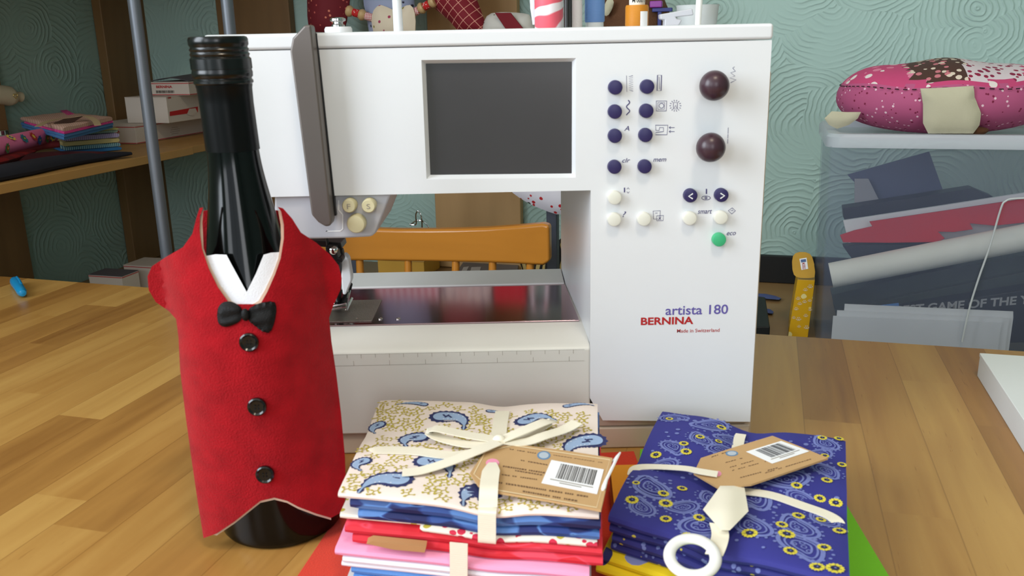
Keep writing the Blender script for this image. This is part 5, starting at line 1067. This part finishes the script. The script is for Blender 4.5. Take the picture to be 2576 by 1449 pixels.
bm = BM(); tube(bm, catmull([rw(1330, 290, 1.285), rw(1332, 180, 1.300)]+[Vector((rw(1334, 130, 1.31).x, 1.310, .2975)), Vector((rw(1350, 130, 1.31).x, 1.324, .2995)), Vector((rw(1365, 130, 1.31).x, 1.312, .2975))]+[rw(1372, 180, 1.300), rw(1376, 290, 1.285)], 4), .0028, 8); part(fb, 'handle', bm, 'cloth_rosebud')
# wire hanger hook
hg = thing('wire_hanger', 'bent silver wire hanger hook above the chair rail', 'hanger', (rw(1055, 570, 1.27).x, 1.27, rw(1055, 600, 1.27).z), True)
bm = BM(); tube(bm, catmull([rw(x, y, 1.27) for x, y in ((1062, 580), (1060, 545), (1052, 531), (1046, 540), (1047, 562), (1040, 566), (1031, 564))], 5), .0011, 8); part(hg, 'hook', bm, 'chrome')
bm = BM(); tube(bm, catmull([rw(x, y, 1.275) for x, y in ((1031, 566), (1048, 555), (1066, 558), (1080, 574), (1084, 600))], 5), .0011, 8); part(hg, 'wire', bm, 'chrome')
# ================================================================== rag doll on the wall shelf, above the machine
spots('dress_wine', (104, 10, 24), ((206, 120, 96), (190, 90, 80)), 105., .30); check('dress_check', (126, 16, 34), (226, 160, 140), .0135, .07, rot=.7); spots('apron_cream', (226, 210, 186), ((170, 60, 90), (150, 140, 60), (180, 90, 110)), 52., .26); spots('bodice_lilac', (160, 168, 196), ((52, 48, 66), (110, 110, 60)), 60., .26)
mat('bead_wood', (196, 164, 116), .4, var=.08); spots('ribbon_reddot', (190, 24, 24), ((240, 230, 220),), 330., .34); check('ribbon_gingham', (186, 26, 44), (236, 224, 220), .003, .5); mat('doll_skin', (206, 170, 130), .8)
DW = 1.535
dl = thing('rag_doll', 'fabric doll in wine floral and checked cloth with wooden bead arms', 'doll', (rw(990, 78, DW).x, DW, BZ), True)
bm = BM(); pillow(bm, [(770, -130), (773, 40), (782, 92), (862, 98), (874, 40), (880, 0), (872, -130)], DW, .03, 12, 26.); part(dl, 'sleeve', bm, 'dress_wine', label='wine red sleeve with fine sprig print')
bm = BM(); pillow(bm, [(1075, -20), (1092, 20), (1130, 52), (1160, 85), (1230, 88), (1222, 60), (1200, 0), (1180, -130), (1080, -130)], DW, .03, 12, 26.); part(dl, 'sleeve', bm, 'dress_check', label='wine red sleeve with pale windowpane check')
bm = BM(); pillow(bm, [(905, -180), (914, 0), (920, 30), (932, 98), (1040, 98), (1044, 30), (1040, -20), (1046, -180)], DW+.01, .026, 12, 24.); part(dl, 'bodice', bm, 'bodice_lilac')
bm = BM(); pillow(bm, smooth_poly([(936, 30), (952, 12), (965, 14), (1000, 30), (1018, 14), (1036, 12), (1046, 40), (1044, 98), (944, 98), (934, 60)], 1), DW-.022, .012, 9, 18.); part(dl, 'apron', bm, 'apron_cream')
bm = BM(); c = rw(975, -230, DW); ellipsoid(bm, c, .04, .038, .046); part(dl, 'head', bm, 'doll_skin')
def chain(pts, w_):
    P_ = [rw(x, y, w_) for x, y in pts]; d = P_[-1]-P_[0]; ln_ = d.length; seg = [('bead', 0, .22, 'bead_wood'), ('ribbon_wrap', .22, .42, 'ribbon_reddot'), ('bead', .42, .64, 'bead_wood'), ('ribbon_wrap', .64, .88, 'ribbon_gingham'), ('bead', .88, 1., 'bead_wood')]
    for nm, a, b_, mt in seg:
        L_ = (b_-a)*ln_; bm = BM(); o_ = P_[0]+d*a; r = .0098
        if nm == 'bead': prof = [(.004, 0), (r*.9, L_*.12), (r*1.05, L_*.4), (r*.9, L_*.75), (.005, L_)]
        else: prof = [(r*.68, 0), (r*.72, L_*.1), (r*.72, L_*.9), (r*.68, L_)]
        lathe(bm, prof, o_, 22, d); part(dl, nm, bm, mt)
chain([(872, 26), (948, 48)], DW-.012); chain([(1094, 2), (1030, 38)], DW-.012)
# pale cushion with a wine band, further right on the same shelf
spots('cushion_fleck', (206, 202, 194), ((70, 66, 60), (90, 90, 70)), 60., .2); mat('band_wine', (120, 16, 30), .85)
cs = thing('small_cushion', 'small pale flecked cushion with a wine red band on the wall shelf', 'cushion', (rw(1280, 75, 1.52).x, 1.52, BZ), True)
bm = BM(); pillow(bm, smooth_poly([(1214, 60), (1228, 34), (1262, 30), (1310, 32), (1338, 38), (1348, 100), (1214, 102)], 1), 1.52, .022, 10, 18.); part(cs, 'body', bm, 'cushion_fleck')
bm = BM(); pw_prism(bm, [(1244, 32), (1284, 32), (1316, 72), (1310, 100), (1290, 100)], 1.496, .004); part(cs, 'band', bm, 'band_wine', bevel=.0008)
# brown plush toy behind the spools
pt = thing('plush_toy', 'shaggy brown plush toy with a cream collar band behind the thread spools', 'plush toy', (rw(1585, 60, 1.53).x, 1.53, BZ), True)
bm = BM(); c = rw(1592, 62, 1.53); c.z = BZ+.058; ellipsoid(bm, c, .060, .045, .057, 48, 28)
for v in bm.verts: v.co += (v.co-c).normalized()*(noise.noise(v.co*160)*.004+noise.noise(v.co*50)*.003)
for v in bm.verts: v.co.z = max(v.co.z, BZ+.0005)
part(pt, 'body', bm, 'plush_brown')
bm = BM(); pillow(bm, smooth_poly([(1517, 20), (1530, -6), (1545, 0), (1541, 22), (1528, 42), (1515, 36)], 1), 1.478, .005, 6, 9.); part(pt, 'collar_band', bm, 'linen')
# ================================================================== threads and pots standing on top of the machine
LT = .3001
def spool(px0, px1, y_, label, body_m, ztop, collar=None, text=None, foot_m=None, cat='thread spool', neck=0.):
    a, b_ = oy(px0, 45, y_), oy(px1, 45, y_); r = (b_.x-a.x)/2; cx = (a.x+b_.x)/2; t = thing('thread_spool', label, cat, (cx, y_, LT), group='thread spools on top of the machine')
    z0 = LT+(.0045 if foot_m else 0)
    if foot_m: bm = BM(); lathe(bm, [(r*.9, 0), (r*.9, .0045)], (cx, y_, LT), 28); part(t, 'foot', bm, foot_m)
    bm = BM(); lathe(bm, [(r*.93, z0), (r, z0+.001), (r, ztop-.0012), (r*.93, ztop)], (cx, y_, 0), 36); part(t, 'thread', bm, body_m)
    if collar: bm = BM(); lathe(bm, [(r*.68, ztop), (r*.68, ztop+.010), (r*.8, ztop+.011), (r*.8, ztop+.013)], (cx, y_, 0), 32); c_ = part(t, 'collar', bm, collar)
    if text:
        bm = BM(); text_bm(bm, text, (cx+r*.52, y_-r*.70, ztop+.0046), (-1, 0, 0), (0, 0, -1), r*1.04, .0030, .01); part(c_, 'lettering', bm, 'print_black', smooth=False)
    return t, cx, r
def thread_wave(name, ca, cb, sc, dist):
    m, nt, b = base(name, .45); lk = nt.links.new; tc = nd(nt, 'ShaderNodeTexCoord'); mp_ = nd(nt, 'ShaderNodeMapping'); mp_.inputs['Rotation'].default_value = (0, .5, 0); mp_.inputs['Scale'].default_value = (.6, .6, 1); lk(tc.outputs['Object'], mp_.inputs['Vector'])
    w_ = nd(nt, 'ShaderNodeTexWave', bands_direction='Z'); w_.inputs['Scale'].default_value = sc; w_.inputs['Distortion'].default_value = dist; w_.inputs['Detail Scale'].default_value = 1.2; lk(mp_.outputs[0], w_.inputs['Vector'])
    r = ramp(nt, [(.38, L(*ca)), (.56, L(*cb))]); lk(w_.outputs['Fac'], r.inputs[0]); lk(r.outputs[0], b.inputs['Base Color'])
thread_wave('thread_variegated', (240, 232, 234), (232, 96, 112), 26., 6.); stripe('thread_orange', (206, 134, 20), (188, 116, 12), .0008, 2, .5, bump=.6); stripe('thread_blue', (112, 152, 204), (92, 130, 190), .0008, 2, .5, bump=.6); mat('thread_white', (214, 208, 206), .8, bump=.3, bscale=900)
mat('frosted', (206, 210, 210), .5, var=.03); mat('pin_purple', (150, 60, 160), .4); mat('clip_navy', (34, 44, 120), .4)
spool(1345, 1417, .675, 'tall spool of pink and white variegated thread on the machine', 'thread_variegated', .345)
spool(1436, 1465, .69, 'narrow white thread spool beside the dark thread mast', 'thread_white', .345)
spool(1471, 1521, .70, 'sky blue thread spool on a clear foot on the machine', 'thread_blue', .340, foot_m='frosted')
t, cx, r = spool(1573, 1631, .66, 'golden orange thread spool with a cream printed collar', 'thread_orange', oy(1600, 13, .66).z, 'cloth_ivory', '1000 M')
bm = BM(); a0 = -PI/2+.15
for k in range(6):
    a, b_ = a0+k*.13, a0+(k+1)*.13; R1 = r+.0003; face(bm, [(cx+R1*math.cos(a), .66+R1*math.sin(a), LT+.0004), (cx+R1*math.cos(b_), .66+R1*math.sin(b_), LT+.0004), (cx+R1*math.cos(b_), .66+R1*math.sin(b_), LT+.0105), (cx+R1*math.cos(a), .66+R1*math.sin(a), LT+.0105)])
tg = part(t, 'spool_label', bm, 'label_white')
a, b_ = oy(1703, 60, .72), oy(1806, 12, .72); cx = (a.x+b_.x)/2
cp_ = thing('frosted_cup', 'small frosted plastic cup on the right end of the machine top', 'cup', (cx, .72, LT)); bm = BM(); hc = b_.z-LT
lathe(bm, [(.0001, .0005), (.0135, 0), (.0150, .002), (.0163, hc-.001), (.0167, hc), (.0158, hc), (.0145, .003), (.0001, .002)], (cx, .72, LT), 40, cap=False); part(cp_, 'cup_body', bm, 'frosted')
bm = BM(); p = oy(1757, 20, .645); cyl(bm, (p.x, .645, LT+.0002), (p.x+.0012, .645, .345), .0021, .0028, 16); solo('white_pin', bm, 'plastic_white', 'slim white plastic rod in front of the frosted cup', 'rod')
cards = BM(); sheet(cards, [(1331, -40), (1343, -40), (1345, 30), (1347, 62), (1340, 62), (1334, 20)], 8, lambda x, y: Vector((oy(x, y, .69).x, .69, max(oy(x, y, .69).z, LT))), lambda x, y: Vector((oy(x, y, .69).x, .6915, max(oy(x, y, .69).z, LT)))); solo('paper_strip', cards, 'paper_white', 'curved white paper strip left of the variegated thread', 'paper')
bm = BM(); p = rw(1672, 27, 1.50); p.z = BZ; q = rw(1672, 22, 1.5)
bm = BM(); cc = thing('craft_clip', 'navy and purple craft clip behind the orange spool', 'clip', (rw(1660, 20, 1.49).x, 1.49, BZ), True)
x_ = rw(1660, 20, 1.49).x; zt = rw(1660, 25, 1.49).z; box(bm, x_-.012, x_+.020, 1.486, 1.494, zt-.003, zt+.003); box(bm, x_-.003, x_+.003, 1.487, 1.493, BZ, zt); part(cc, 'clip_arm', bm, 'clip_navy', bevel=.001)
bm = BM(); box(bm, x_-.016, x_+.004, 1.484, 1.496, zt+.0035, zt+.014); part(cc, 'clip_head', bm, 'pin_purple', bevel=.002)
# ================================================================== left shelf: cartons
mat('carton_white', (206, 194, 184), .6, var=.04); mat('stripe_red', (186, 30, 34), .6); mat('carton_top', (92, 88, 96), .6)
def carton(name, u0, u1, w0, w1, z0, z1, label, lines=True, top='carton_white'):
    t = thing(name, label, 'carton', ((u0+u1)/2, (w0+w1)/2, z0), True)
    bm = BM(); box(bm, u0, u1, w0, w1, z0, z1-.0012); part(t, 'body', bm, 'carton_white', bevel=.0006)
    bm = BM(); box(bm, u0-.0003, u1+.0003, w0-.0003, w1+.0003, z1-.0011, z1); part(t, 'lid', bm, top, bevel=.0003)
    if lines:
        bm = BM()
        for z in (z0+.0016, z1-.003):
            stroke(bm, [(w0, z), (w1, z)], .0014, lambda x, y: Vector((u1+.0004, x, y)), 0); stroke(bm, [(u0, z), (u1, z)], .0014, lambda x, y: Vector((x, w0-.0004, y)), 0)
        part(t, 'red_edging', bm, 'stripe_red', smooth=False)
    return t
cu = ru(345, 364, -1.133); zt = ru(340, 316, -1.133).z
big = carton('carton', -1.26, -1.133, cu.y, 1.66, SZ+.0006, zt, 'long white carton with red edging, lowest of the carton stack on the shelf')
bm = BM(); o_ = ru(432, 305, -1.1326); text_bm(bm, 'BERNINA', o_, (0, 1, 0), (0, 0, 1), .030, .0042, .03); part(big, 'maker_lettering', bm, 'ink_red', smooth=False)
bm = BM()
for i, (k0, k1) in enumerate(((.2, .8), (0, 1), (-.15, 1.05), (.15, .85))):
    p = ru(430, 322+i*5.2, -1.1326); r_ = random.Random(i); x = p.y+.014*k0
    while x < p.y+.026*k1: stroke(bm, [(x, p.z), (x+.0022, p.z)], .0007, lambda a, b: Vector((-1.1326, a, b)), 0); x += .0032
part(big, 'small_print', bm, 'print_brown', smooth=False)
bm = BM(); text_bm(bm, 'NA', (rw(288, 318, cu.y).x, cu.y-.0006, zt-.0135), (1, 0, 0), (0, 0, 1), .011, .0042, .03); part(big, 'end_lettering', bm, 'ink_red', smooth=False)
wm = 1.462; e = rw(424, 298, wm); x0 = rw(320, 298, wm).x; zt2 = rw(424, 244, wm).z
mid = carton('carton', max(x0, UL+.026), e.x, wm, 1.645, zt+.0006, zt2, 'plain white carton with a red band, middle of the carton stack', False)
U_ = e.x+.0004; bm = BM(); F_ = lambda x, y: ru(x, y, U_); decal(bm, [(427, 281), (498, 268), (498, 282), (427, 292)], F_, 0); part(mid, 'red_band', bm, 'stripe_red', smooth=False)
bm = BM(); o_ = ru(422, 249, U_); text_bm(bm, '3M', (U_, o_.y, o_.z), (0, 1, 0), (0, 0, 1), .010, .0038, .03); part(mid, 'maker_lettering', bm, 'ink_red', smooth=False)
bm = BM(); decal(bm, [(476, 274), (492, 272), (496, 281), (486, 292), (470, 288)], lambda x, y: ru(x, y, U_+.0005), 0); part(mid, 'tape_picture', bm, 'carton_white', smooth=False)
wt = 1.50; a, b_ = rw(380, 236, wt), rw(477, 238, wt); zt3 = rw(430, 206, wt).z; z3 = zt2+.0006
top = carton('carton', a.x, b_.x, wt, 1.63, z3, zt3, 'small white carton with red lettering and barcode, topmost of the stack')
bm = BM(); w_ = b_.x-a.x; text_bm(bm, 'BERNINA', (a.x+w_*.16, wt-.0006, zt3-.0115), (1, 0, 0), (0, 0, 1), w_*.42, .0048, .035); part(top, 'maker_lettering', bm, 'ink_red', smooth=False)
bm = BM(); barcode(bm, lambda x, y: Vector((x, wt-.0005, y)), a.x+w_*.14, a.x+w_*.62, z3+.0045, z3+.0095, 0, 6); part(top, 'barcode', bm, 'print_black', smooth=False)
bm = BM(); ns_ = 12; rows = []
for i in range(ns_+1): k = i/ns_; z = zt3+.0008+.006*math.sin(PI*k); rows.append((a.x+w_*k, z))
for (x0_, z0_), (x1_, z1_) in zip(rows, rows[1:]): hexa(bm, [(x0_, wt, z0_), (x1_, wt, z1_), (x1_, 1.62, z1_+.006), (x0_, 1.62, z0_+.006)], [(x0_, wt, z0_+.0008), (x1_, wt, z1_+.0008), (x1_, 1.62, z1_+.0068), (x0_, 1.62, z0_+.0068)])
part(top, 'open_flap', bm, 'carton_top', label='dark bowed flap')
# cartons on the low side desk under the shelf
def pxcarton(pxl, pxr, pyt, w_, dep, label, top_, hgt_to=DZ+.0006):
    a, b_ = rw(pxl, pyt, w_), rw(pxr, pyt, w_); return carton('carton', a.x, b_.x, w_, w_+dep, hgt_to, a.z, label, True, top_)
cA = pxcarton(222, 305, 690, 1.27, .045, 'low carton with a dark lid standing behind the table edge', 'carton_top')
cB = pxcarton(310, 412, 666, 1.335, .06, 'white carton behind the left shoulder of the red waistcoat', 'carton_white')
# ================================================================== left shelf: fabrics
def mk(name, ca, cb, sz, ax=3): stripe(name, ca, cb, sz, ax, .85)
mk('f_beige', (206, 168, 150), (186, 146, 130), .0045); spots('f_bluedot', (70, 122, 176), ((190, 206, 220),), 60., .12); spots('f_pink', (214, 60, 140), ((236, 140, 180),), 120., .3); mat('f_olive', (170, 168, 110), .85); mk('f_mint', (178, 196, 176), (140, 164, 150), .004)
mk('f_lilac', (190, 176, 208), (140, 128, 176), .0045); mat('f_yellow', (206, 188, 128), .85); mk('f_teal', (150, 190, 186), (60, 100, 130), .0045); mat('f_blue', (44, 112, 168), .85); mat('ribbon_tan', (176, 152, 116), .7); mat('card_dark', (62, 36, 24), .8)
def qz(pts, z): return [(rz(x, y, z).x, rz(x, y, z).y) for x, y in pts]
def clampq(q): return [(max(x, UL+.026), min(y, 1.404)) for x, y in q]
SZ1 = SZ+.0008
qt = clampq(qz([(28, 304), (160, 333), (284, 304), (160, 276)], .172))
fbn = thing('fabric_bundle', 'tied bundle of beige striped and blue dotted cloth topping the shelf stack', 'fabric bundle', (sum(p[0] for p in qt)/4, sum(p[1] for p in qt)/4, .1595), True)
zn = lambda x, y: 0.
for z0, z1, l, r, mt, sd in ((.1725, .1790, 0, 0, 'f_beige', 51), (.1690, .1728, .03, -.002, 'f_pink', 52), (.1640, .1695, -.002, 0, 'f_bluedot', 53), (.1595, .1645, .004, .004, 'f_bluedot', 54)):
    bm = BM(); folded(bm, quad_in(qt, l, 0, r, 0), z0, z1, zn, .16, 0, sd, wob=.0015); part(fbn, 'folded_fabric', bm, mt)
bm = BM(); P_ = catmull([Vector(rz(x, y, z)) for x, y, z in ((96, 318, .1800), (118, 306, .1825), (150, 299, .1835), (185, 296, .1835), (215, 292, .187), (238, 302, .1835), (246, 315, .1800))], 5); ribbon(bm, P_, Vector((.003, .004, 0)), .0006); part(fbn, 'ribbon', bm, 'ribbon_tan')
bm = BM(); pts = [rz(x, y, z) for x, y, z in ((134, 310, .1805), (160, 299, .184), (208, 292, .188), (186, 306, .1805))]; hexa(bm, [p-Vector((0, 0, .0008)) for p in pts], pts); part(fbn, 'price_tag', bm, 'card_dark', label='dark brown card tag')
bm = BM(); pts = [rz(x, y, .1803) for x, y in ((150, 277), (156, 270), (186, 286), (170, 288))]; hexa(bm, [p-Vector((0, 0, .001)) for p in pts], pts); part(fbn, 'folded_corner', bm, 'f_pink')
ql = clampq(qz([(120, 372), (164, 390), (306, 378), (225, 363)], SZ))
for i, (z0, z1, mt, l, lb) in enumerate(((SZ1, .1222, 'f_blue', .004, 'blue folded cotton, lowest in the shelf stack'), (.1223, .1262, 'f_teal', .000, 'teal striped folded cotton, second from the bottom of the shelf stack'), (.1263, .1312, 'f_yellow', -.002, 'pale yellow folded cotton below the lilac striped one'), (.1313, .1362, 'f_lilac', .002, 'lilac and white striped folded cotton in the middle of the shelf stack'), (.1363, .1389, 'f_mint', -.008, 'pale mint striped folded cotton sticking out furthest right'), (.1390, .1413, 'f_olive', -.002, 'olive folded cotton directly under the blue dotted bundle'))):
    z0, z1 = SZ1+(z0-SZ1)*1.74, SZ1+(z1-SZ1)*1.74; bm = BM(); folded(bm, quad_in(ql, l, l*.5, -l*.8, 0), z0, z1, zn, .16, 0, 60+i, wob=.0010); solo('folded_fabric', bm, mt, lb, 'folded fabric', room=True, group='folded cottons in the shelf stack')
ql2 = clampq(qz([(18, 340), (60, 352), (150, 345), (100, 325)], .132))
bm = BM(); folded(bm, ql2, .1195, .1300, zn, .16, 0, 70, wob=.0012); solo('folded_fabric', bm, 'f_blue', 'deep blue folded cloth left behind the pink flowered roll', 'folded fabric', room=True)
# pink flowered roll on a salmon cloth
mat('roll_pink', (214, 110, 150), .85); mat('fl_red', (180, 50, 30), .85); mat('fl_blue', (52, 88, 150), .85); mat('fl_green', (70, 120, 60), .85); mat('fl_yellow', (224, 190, 80), .85); mat('fl_teal', (34, 112, 130), .85); mat('salmon', (150, 52, 56), .9); mat('wine_dark', (66, 8, 16), .95); mat('navy_dark', (14, 14, 26), .95); check('tartan_red', (130, 12, 12), (70, 8, 12), .016, .5)
def blob(name, px_pts, zc, rs, flatk, m, label, cat='cloth', flowers=0, mats=None):
    P_ = catmull([rz(x, y, zc) for x, y in px_pts], 5); P_ = [Vector((max(p.x, UL+.045), p.y, p.z)) for p in P_]; n_ = len(P_); bm = BM()
    RS = []
    for i in range(n_): k = i/(n_-1)*(len(rs)-1); j = min(int(k), len(rs)-2); RS.append(rs[j]*(1-(k-j))+rs[j+1]*(k-j))
    tube(bm, P_, 1, 18, 0, flatk, True, RS)
    if flowers:
        rnd_ = random.Random(4)
        for i in range(flowers):
            k = (i+.5)/flowers; j = int(k*(n_-1)); p = P_[j]; t_ = (P_[min(j+1, n_-1)]-P_[max(j-1, 0)]).normalized(); side = Vector((t_.y, -t_.x, 0)); an = rnd_.choice((-.1, .45, .9))
            c = p+side*RS[j]*1.02*math.cos(an)+Vector((0, 0, RS[j]*flatk*1.02*math.sin(an))); nn = (side*math.cos(an)+Vector((0, 0, math.sin(an)/max(flatk, .3)))).normalized(); vv_ = nn.cross(t_).normalized(); rf = .0088; a_ = 1+i % 5
            fnp = lambda x, y, o=0: c+t_*x+vv_*y+nn*(.0008+o)
            decal(bm, [(rf*(1 if q % 2 else .7)*math.cos(PI*q/8), rf*(1 if q % 2 else .7)*math.sin(PI*q/8)) for q in range(16)], fnp, a_); decal(bm, disc2(0, 0, rf*.42, 8), lambda x, y: fnp(x, y, .0004), 1+(a_+2) % 5); decal(bm, disc2(0, 0, rf*.18, 6), lambda x, y: fnp(x, y, .0007), 4)
    zm = min(v.co.z for v in bm.verts)
    for v in bm.verts: v.co.z = max(v.co.z, SZ1)
    return solo(name, bm, mats or m, label, cat, room=True)
blob('dark_cloth', [(-60, 450), (40, 430), (130, 412), (230, 396), (330, 386)], SZ+.007, [.026, .030, .027, .020, .006], .42, 'navy_dark', 'almost black cloth hanging over the shelf edge below the stack')
blob('dark_cloth', [(-40, 415), (60, 402), (140, 392), (230, 388), (270, 384)], SZ+.012, [.02, .022, .018, .012, .003], .4, 'wine_dark', 'dark wine cloth between the salmon cloth and the black one')
blob('tartan_cloth', [(-60, 415), (-10, 405), (40, 392), (84, 380)], SZ+.020, [.016, .016, .012, .005], .5, 'tartan_red', 'red tartan cloth at the left picture edge on the shelf')
blob('salmon_cloth', [(-40, 400), (40, 380), (100, 366), (150, 362)], SZ+.024, [.016, .0155, .0145, .011], .5, 'salmon', 'salmon red cloth under the pink flowered roll')
blob('fabric_roll', [(-60, 385), (0, 368), (60, 354), (110, 342), (140, 340)], SZ+.038, [.016, .0165, .0165, .0155, .012], .8, 'roll_pink', 'bright pink roll of flower print cloth on the shelf', flowers=11, mats=['roll_pink', 'fl_red', 'fl_blue', 'fl_green', 'fl_yellow', 'fl_teal'])
# cream ornament with a gold heart, and a jar, at the left picture edge
mat('cream_cloth', (206, 190, 160), .9, bump=.3, bscale=900); mat('gold', (226, 196, 120), .25, metal=.9); mat('jar_grey', (120, 124, 116), .35)
orn = thing('hanging_ornament', 'gathered cream cloth ornament with a gold heart on the left wall', 'ornament', (ru(20, 240, UL+.022).x, ru(20, 240, UL+.022).y, ru(20, 240, UL+.022).z-.02), True)
P_ = catmull([ru(x, y, UL+.018) for x, y in ((-60, 236), (-10, 238), (12, 240), (28, 243), (38, 242), (52, 244))], 5); k_ = len(P_)
bm = BM(); rsx = [.017 if i < k_*.6 else .012 if i < k_*.75 else .005 if i < k_*.82 else .009 for i in range(k_)]; rsx = [sum(rsx[max(0, i-2):i+3])/len(rsx[max(0, i-2):i+3]) for i in range(k_)]; tube(bm, P_, 1, 18, 0, 1., True, rsx); part(orn, 'cloth_body', bm, 'cream_cloth')
bm = BM(); c = ru(39, 241, UL+.036); hp = []
for i in range(24): t_ = 2*PI*i/24; hp.append((.0045*(math.sin(t_)**3), .0045*(.81*math.cos(t_)-.31*math.cos(2*t_)-.12*math.cos(3*t_)-.06*math.cos(4*t_))))
tube(bm, [c+Vector((0, x, z)) for x, z in hp]+[c+Vector((0, hp[0][0], hp[0][1]))], .0007, 6); part(orn, 'heart_charm', bm, 'gold')
jr = ru(4, 335, UL+.05); j = thing('small_jar', 'small grey jar standing on the shelf at the left picture edge', 'jar', (jr.x, jr.y, SZ1), True)
bm = BM(); lathe(bm, [(.012, 0), (.0145, .002), (.0145, .030), (.010, .036)], (jr.x, jr.y, SZ1), 28); part(j, 'jar_body', bm, 'jar_grey'); bm = BM(); lathe(bm, [(.0105, .0362), (.0105, .043), (.009, .044)], (jr.x, jr.y, SZ1), 28); part(j, 'jar_lid', bm, 'chrome')
# unseen cloths added on the rack rail for the steel bed to mirror
check('gingham_red', (176, 36, 66), (236, 214, 220), .0125, .5); spots('liberty_print', (206, 190, 184), ((60, 60, 92), (40, 50, 90), (176, 90, 100)), 120., .46); spots('red_pindot', (190, 34, 50), ((240, 190, 190),), 150., .2)
for px0, px1, zb, m_, lb in ((915, 1085, .13, 'gingham_red', 'unseen red and white gingham cloth added on the rack for the bed reflection'), (1092, 1225, .11, 'liberty_print', 'unseen small blue flower print cloth added on the rack for the bed reflection'), (1232, 1318, .14, 'red_pindot', 'unseen red pin dot cloth added beside the floral bag for the bed reflection')):
    a, b_ = rw(px0, 200, 1.324).x, rw(px1, 200, 1.324).x; bm = BM(); N_ = 34; rows = []
    prof = [(-.0085-.004, zb), (-.0085, .24), (-.0078, .289), (-.0055, .2945), (0, .2970), (.0055, .2945), (.0078, .289), (.0090, .25), (.012, zb+.05)]
    for i in range(N_+1):
        x = a+(b_-a)*i/N_; row = []
        for o_, z in prof: k = max(0., min(1., (.285-z)/.1)); row.append(bm.verts.new((x, 1.324+o_+(.004*math.sin(i*.8)-.004)*k*(1 if o_ < 0 else -1), z)))
        rows.append(row)
    for r0, r1 in zip(rows, rows[1:]):
        for j in range(len(prof)-1): bm.faces.new((r0[j], r0[j+1], r1[j+1], r1[j]))
    o = solo('reflection_cloth', bm, m_, lb, 'cloth', room=True, group='unseen cloths added on the rack for the bed reflection'); md = o.modifiers.new('thickness', 'SOLIDIFY'); md.thickness = .0008
